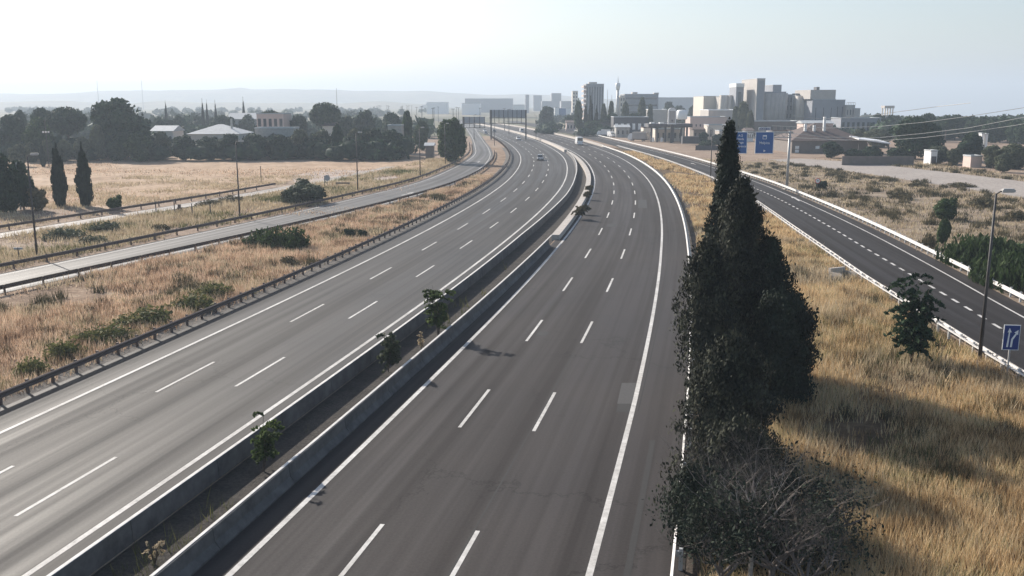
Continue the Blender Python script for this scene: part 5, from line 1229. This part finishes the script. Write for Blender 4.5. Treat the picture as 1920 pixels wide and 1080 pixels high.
# round signs
def round_sign(px, py, tp, r, label, face, back=False, num=None):
    b = at(px, py); t = thing('traffic_sign', label, 'traffic sign', b); zt = zat(tp, b.y); mb = MB(); mb.tube([(0, -.05, zt-r), (0, -.08, zt-r)], r, 20); mb.obj('rim', M['red' if num else 'sign_back'], t)
    if num:
        mb = MB(); mb.tube([(0, -.081, zt-r), (0, -.088, zt-r)], r*.76, 20); mb.obj('face', M['sign_white'], t); text(num, r*.8, 'dark_wall', t, (0, -.1, zt-r))
    mb = MB(); mb.tube([(0, 0, 0), (0, 0, zt)], .045, 6); mb.obj('post', M['pole'], t); return t
round_sign(1532, 357, 334, .48, 'round red-rimmed speed limit sign beyond the slip road', 'sign_white', num='80')
round_sign(614, 352, 328, .55, 'round dark-backed sign standing in the sandy clearing', 'sign_back')
round_sign(851, 300, 283, .6, 'round dark-backed sign below the dense leafy tree', 'sign_back')
b = at(36, 488); t = thing('road_sign', 'small dark topped sign post in the straw at far left', 'road sign', b); mb = MB(); mb.tube([(0, 0, 0), (0, 0, zat(464, b.y))], .05, 6); mb.obj('post', M['pole'], t); mb = MB(); mb.box(-.45, .45, -.03, .03, zat(466, b.y)-.1, zat(464, b.y)); mb.obj('plate', M['sign_back'], t)
b = at(337, 398); t = thing('marker_post', 'short brown boundary marker beside the narrow farm road', 'marker', b); mb = MB(); mb.box(-.35, .35, -.1, .1, 0, .7); mb.box(-.2, .2, -.1, .1, .7, 1.1); mb.obj('plate', M['steel_brown'], t)
b = at(643, 350); t = thing('bench_barrier', 'low dark crossbar barrier in the sandy clearing', 'barrier', b); mb = MB(); mb.box(-1.3, 1.3, -.08, .08, .55, .8); mb.obj('bar', M['pole'], t)
for s_ in (-1.1, 1.1):
    mb = MB(); mb.box(s_-.07, s_+.07, -.06, .06, 0, .549); mb.obj('leg', M['pole'], t)
# gantries seen from behind
def back_gantry(label, px0, px1, py0, py1, Y, panels, postpx, trussup):
    x0, x1 = xat(px0, Y), xat(px1, Y); t = thing('sign_gantry', label, 'sign gantry', (0, Y, 0)); zt, zm, zb = zat(py0, Y), zat((py0+py1*1.2)/2.2, Y), zat(py1, Y); n = panels
    for k in range(n):
        a = x0 + (x1-x0)*k/n; mb = MB(); mb.box(a+.06, x0+(x1-x0)*(k+1)/n-.06, -.05, .05, zm, zt); mb.obj('sign_panel', M['sign_back'], t)
    mb = MB(); mb.box(x0-.3, x1+.3, -.5, -.3, zm-.35, zm-.05); mb.box(x0-.3, x1+.3, -.5, -.3, zb, zb+.25)
    for k in range(n+1): a = x0 + (x1-x0)*k/n; mb.box(a-.1, a+.1, -.5, -.3, zb, zt)
    mb.obj('truss', M['pole'], t)
    for pp in postpx:
        mb = MB(); x = xat(pp, Y); mb.box(x-.3, x+.3, -.6, 0, 0, zt); mb.obj('post', M['pole'], t)
back_gantry('wide grey sign gantry seen from behind across the left carriageway', 919, 986, 206, 232, 400, 8, (921, 986), 1)
back_gantry('smaller grey sign gantry seen from behind across the service road', 871, 909, 219, 240, 400, 4, (869,), 1)
# concrete culvert head in the golden grass
b = at(1568, 520); t = thing('culvert_head', 'small concrete culvert head under the slip road guardrail', 'culvert', b, .5); mb = MB(); mb.box(-.9, .9, -.12, .12, -.1, .9); mb.obj('head_wall', M['concrete_pale'], t)
mb = MB(); mb.box(-.95, -.85, -1.4, -.13, -.1, .6); mb.box(.85, .95, -1.4, -.13, -.1, .6); mb.obj('wing_wall', M['concrete_pale'], t)
# fence by the right road behind the station
t = thing('fence', 'dark mesh fence between filling station and slip road', 'fence', (xat(1330, 308), 308, 0)); mb = MB(); mb.box(-4.5, 4.5, -.04, .04, .1, 1.6); mb.obj('mesh_panel', M['dark_wall'], t)
for k in range(7): mb = MB(); mb.box(-4.5+1.5*k-.06, -4.5+1.5*k+.06, -.14, -.05, 0, 1.9); mb.obj('post', M['pole'], t)
# overhead cables
def cable(label, pts, r=.03):
    P = [Vector((xat(a, Y), Y, zat(b, Y))) for a, b, Y in pts]; mb = MB(); mb.tube(P, r, 4, cap=False); o = mb.obj('cable', M['wire']); return tag(o, label, 'cable', 'overhead cables on the right')
cable('upper pair cable sagging across the mill, front one', [(1475, 217, 150), (1530, 223, 148), (1600, 219, 146), (1660, 211, 144), (1740, 200, 140), (1800, 193, 130)], .035)
cable('cable crossing in front of the largest round tree, upper', [(1440, 236, 150), (1540, 240, 146), (1640, 237, 142), (1720, 229, 138), (1800, 218, 134), (1935, 196, 130)], .035)
cable('cable crossing before the farmhouse roof, third from top', [(1440, 246, 150), (1540, 257, 146), (1640, 258, 142), (1720, 250, 138), (1800, 240, 134), (1880, 224, 130), (1935, 213, 128)], .035)
cable('lowest cable rising to the right edge over the olive trees', [(1480, 258, 150), (1560, 262, 146), (1640, 264, 142), (1720, 258, 138), (1800, 248, 134), (1880, 236, 130), (1935, 226, 128)], .035)
t = tag(MB().box(-9, 9, 0, .3, 0, 2.2).obj('roadside_wall', M['brown_wall'], None, loc=(xat(1640, 238), 236, 0)), 'low brown wall below the trees, along the far edge of the dirt track', 'wall')
# ------------------------------------------------------------------ haze
hb = MB(); hb.box(-5600, 5600, -120, 9200, -140, 190)
hm = bpy.data.materials.new('haze_air'); hm.use_nodes = True; hn = hm.node_tree
for n_ in list(hn.nodes):
    if n_.type != 'OUTPUT_MATERIAL': hn.nodes.remove(n_)
pv = hn.nodes.new('ShaderNodeVolumePrincipled'); pv.inputs['Density'].default_value = HAZE; pv.inputs['Color'].default_value = (.74, .86, 1, 1); pv.inputs['Anisotropy'].default_value = .2
hn.links.new(pv.outputs[0], [n_ for n_ in hn.nodes if n_.type == 'OUTPUT_MATERIAL'][0].inputs['Volume'])
hz = hb.obj('haze', hm); tag(hz, kind='stuff')
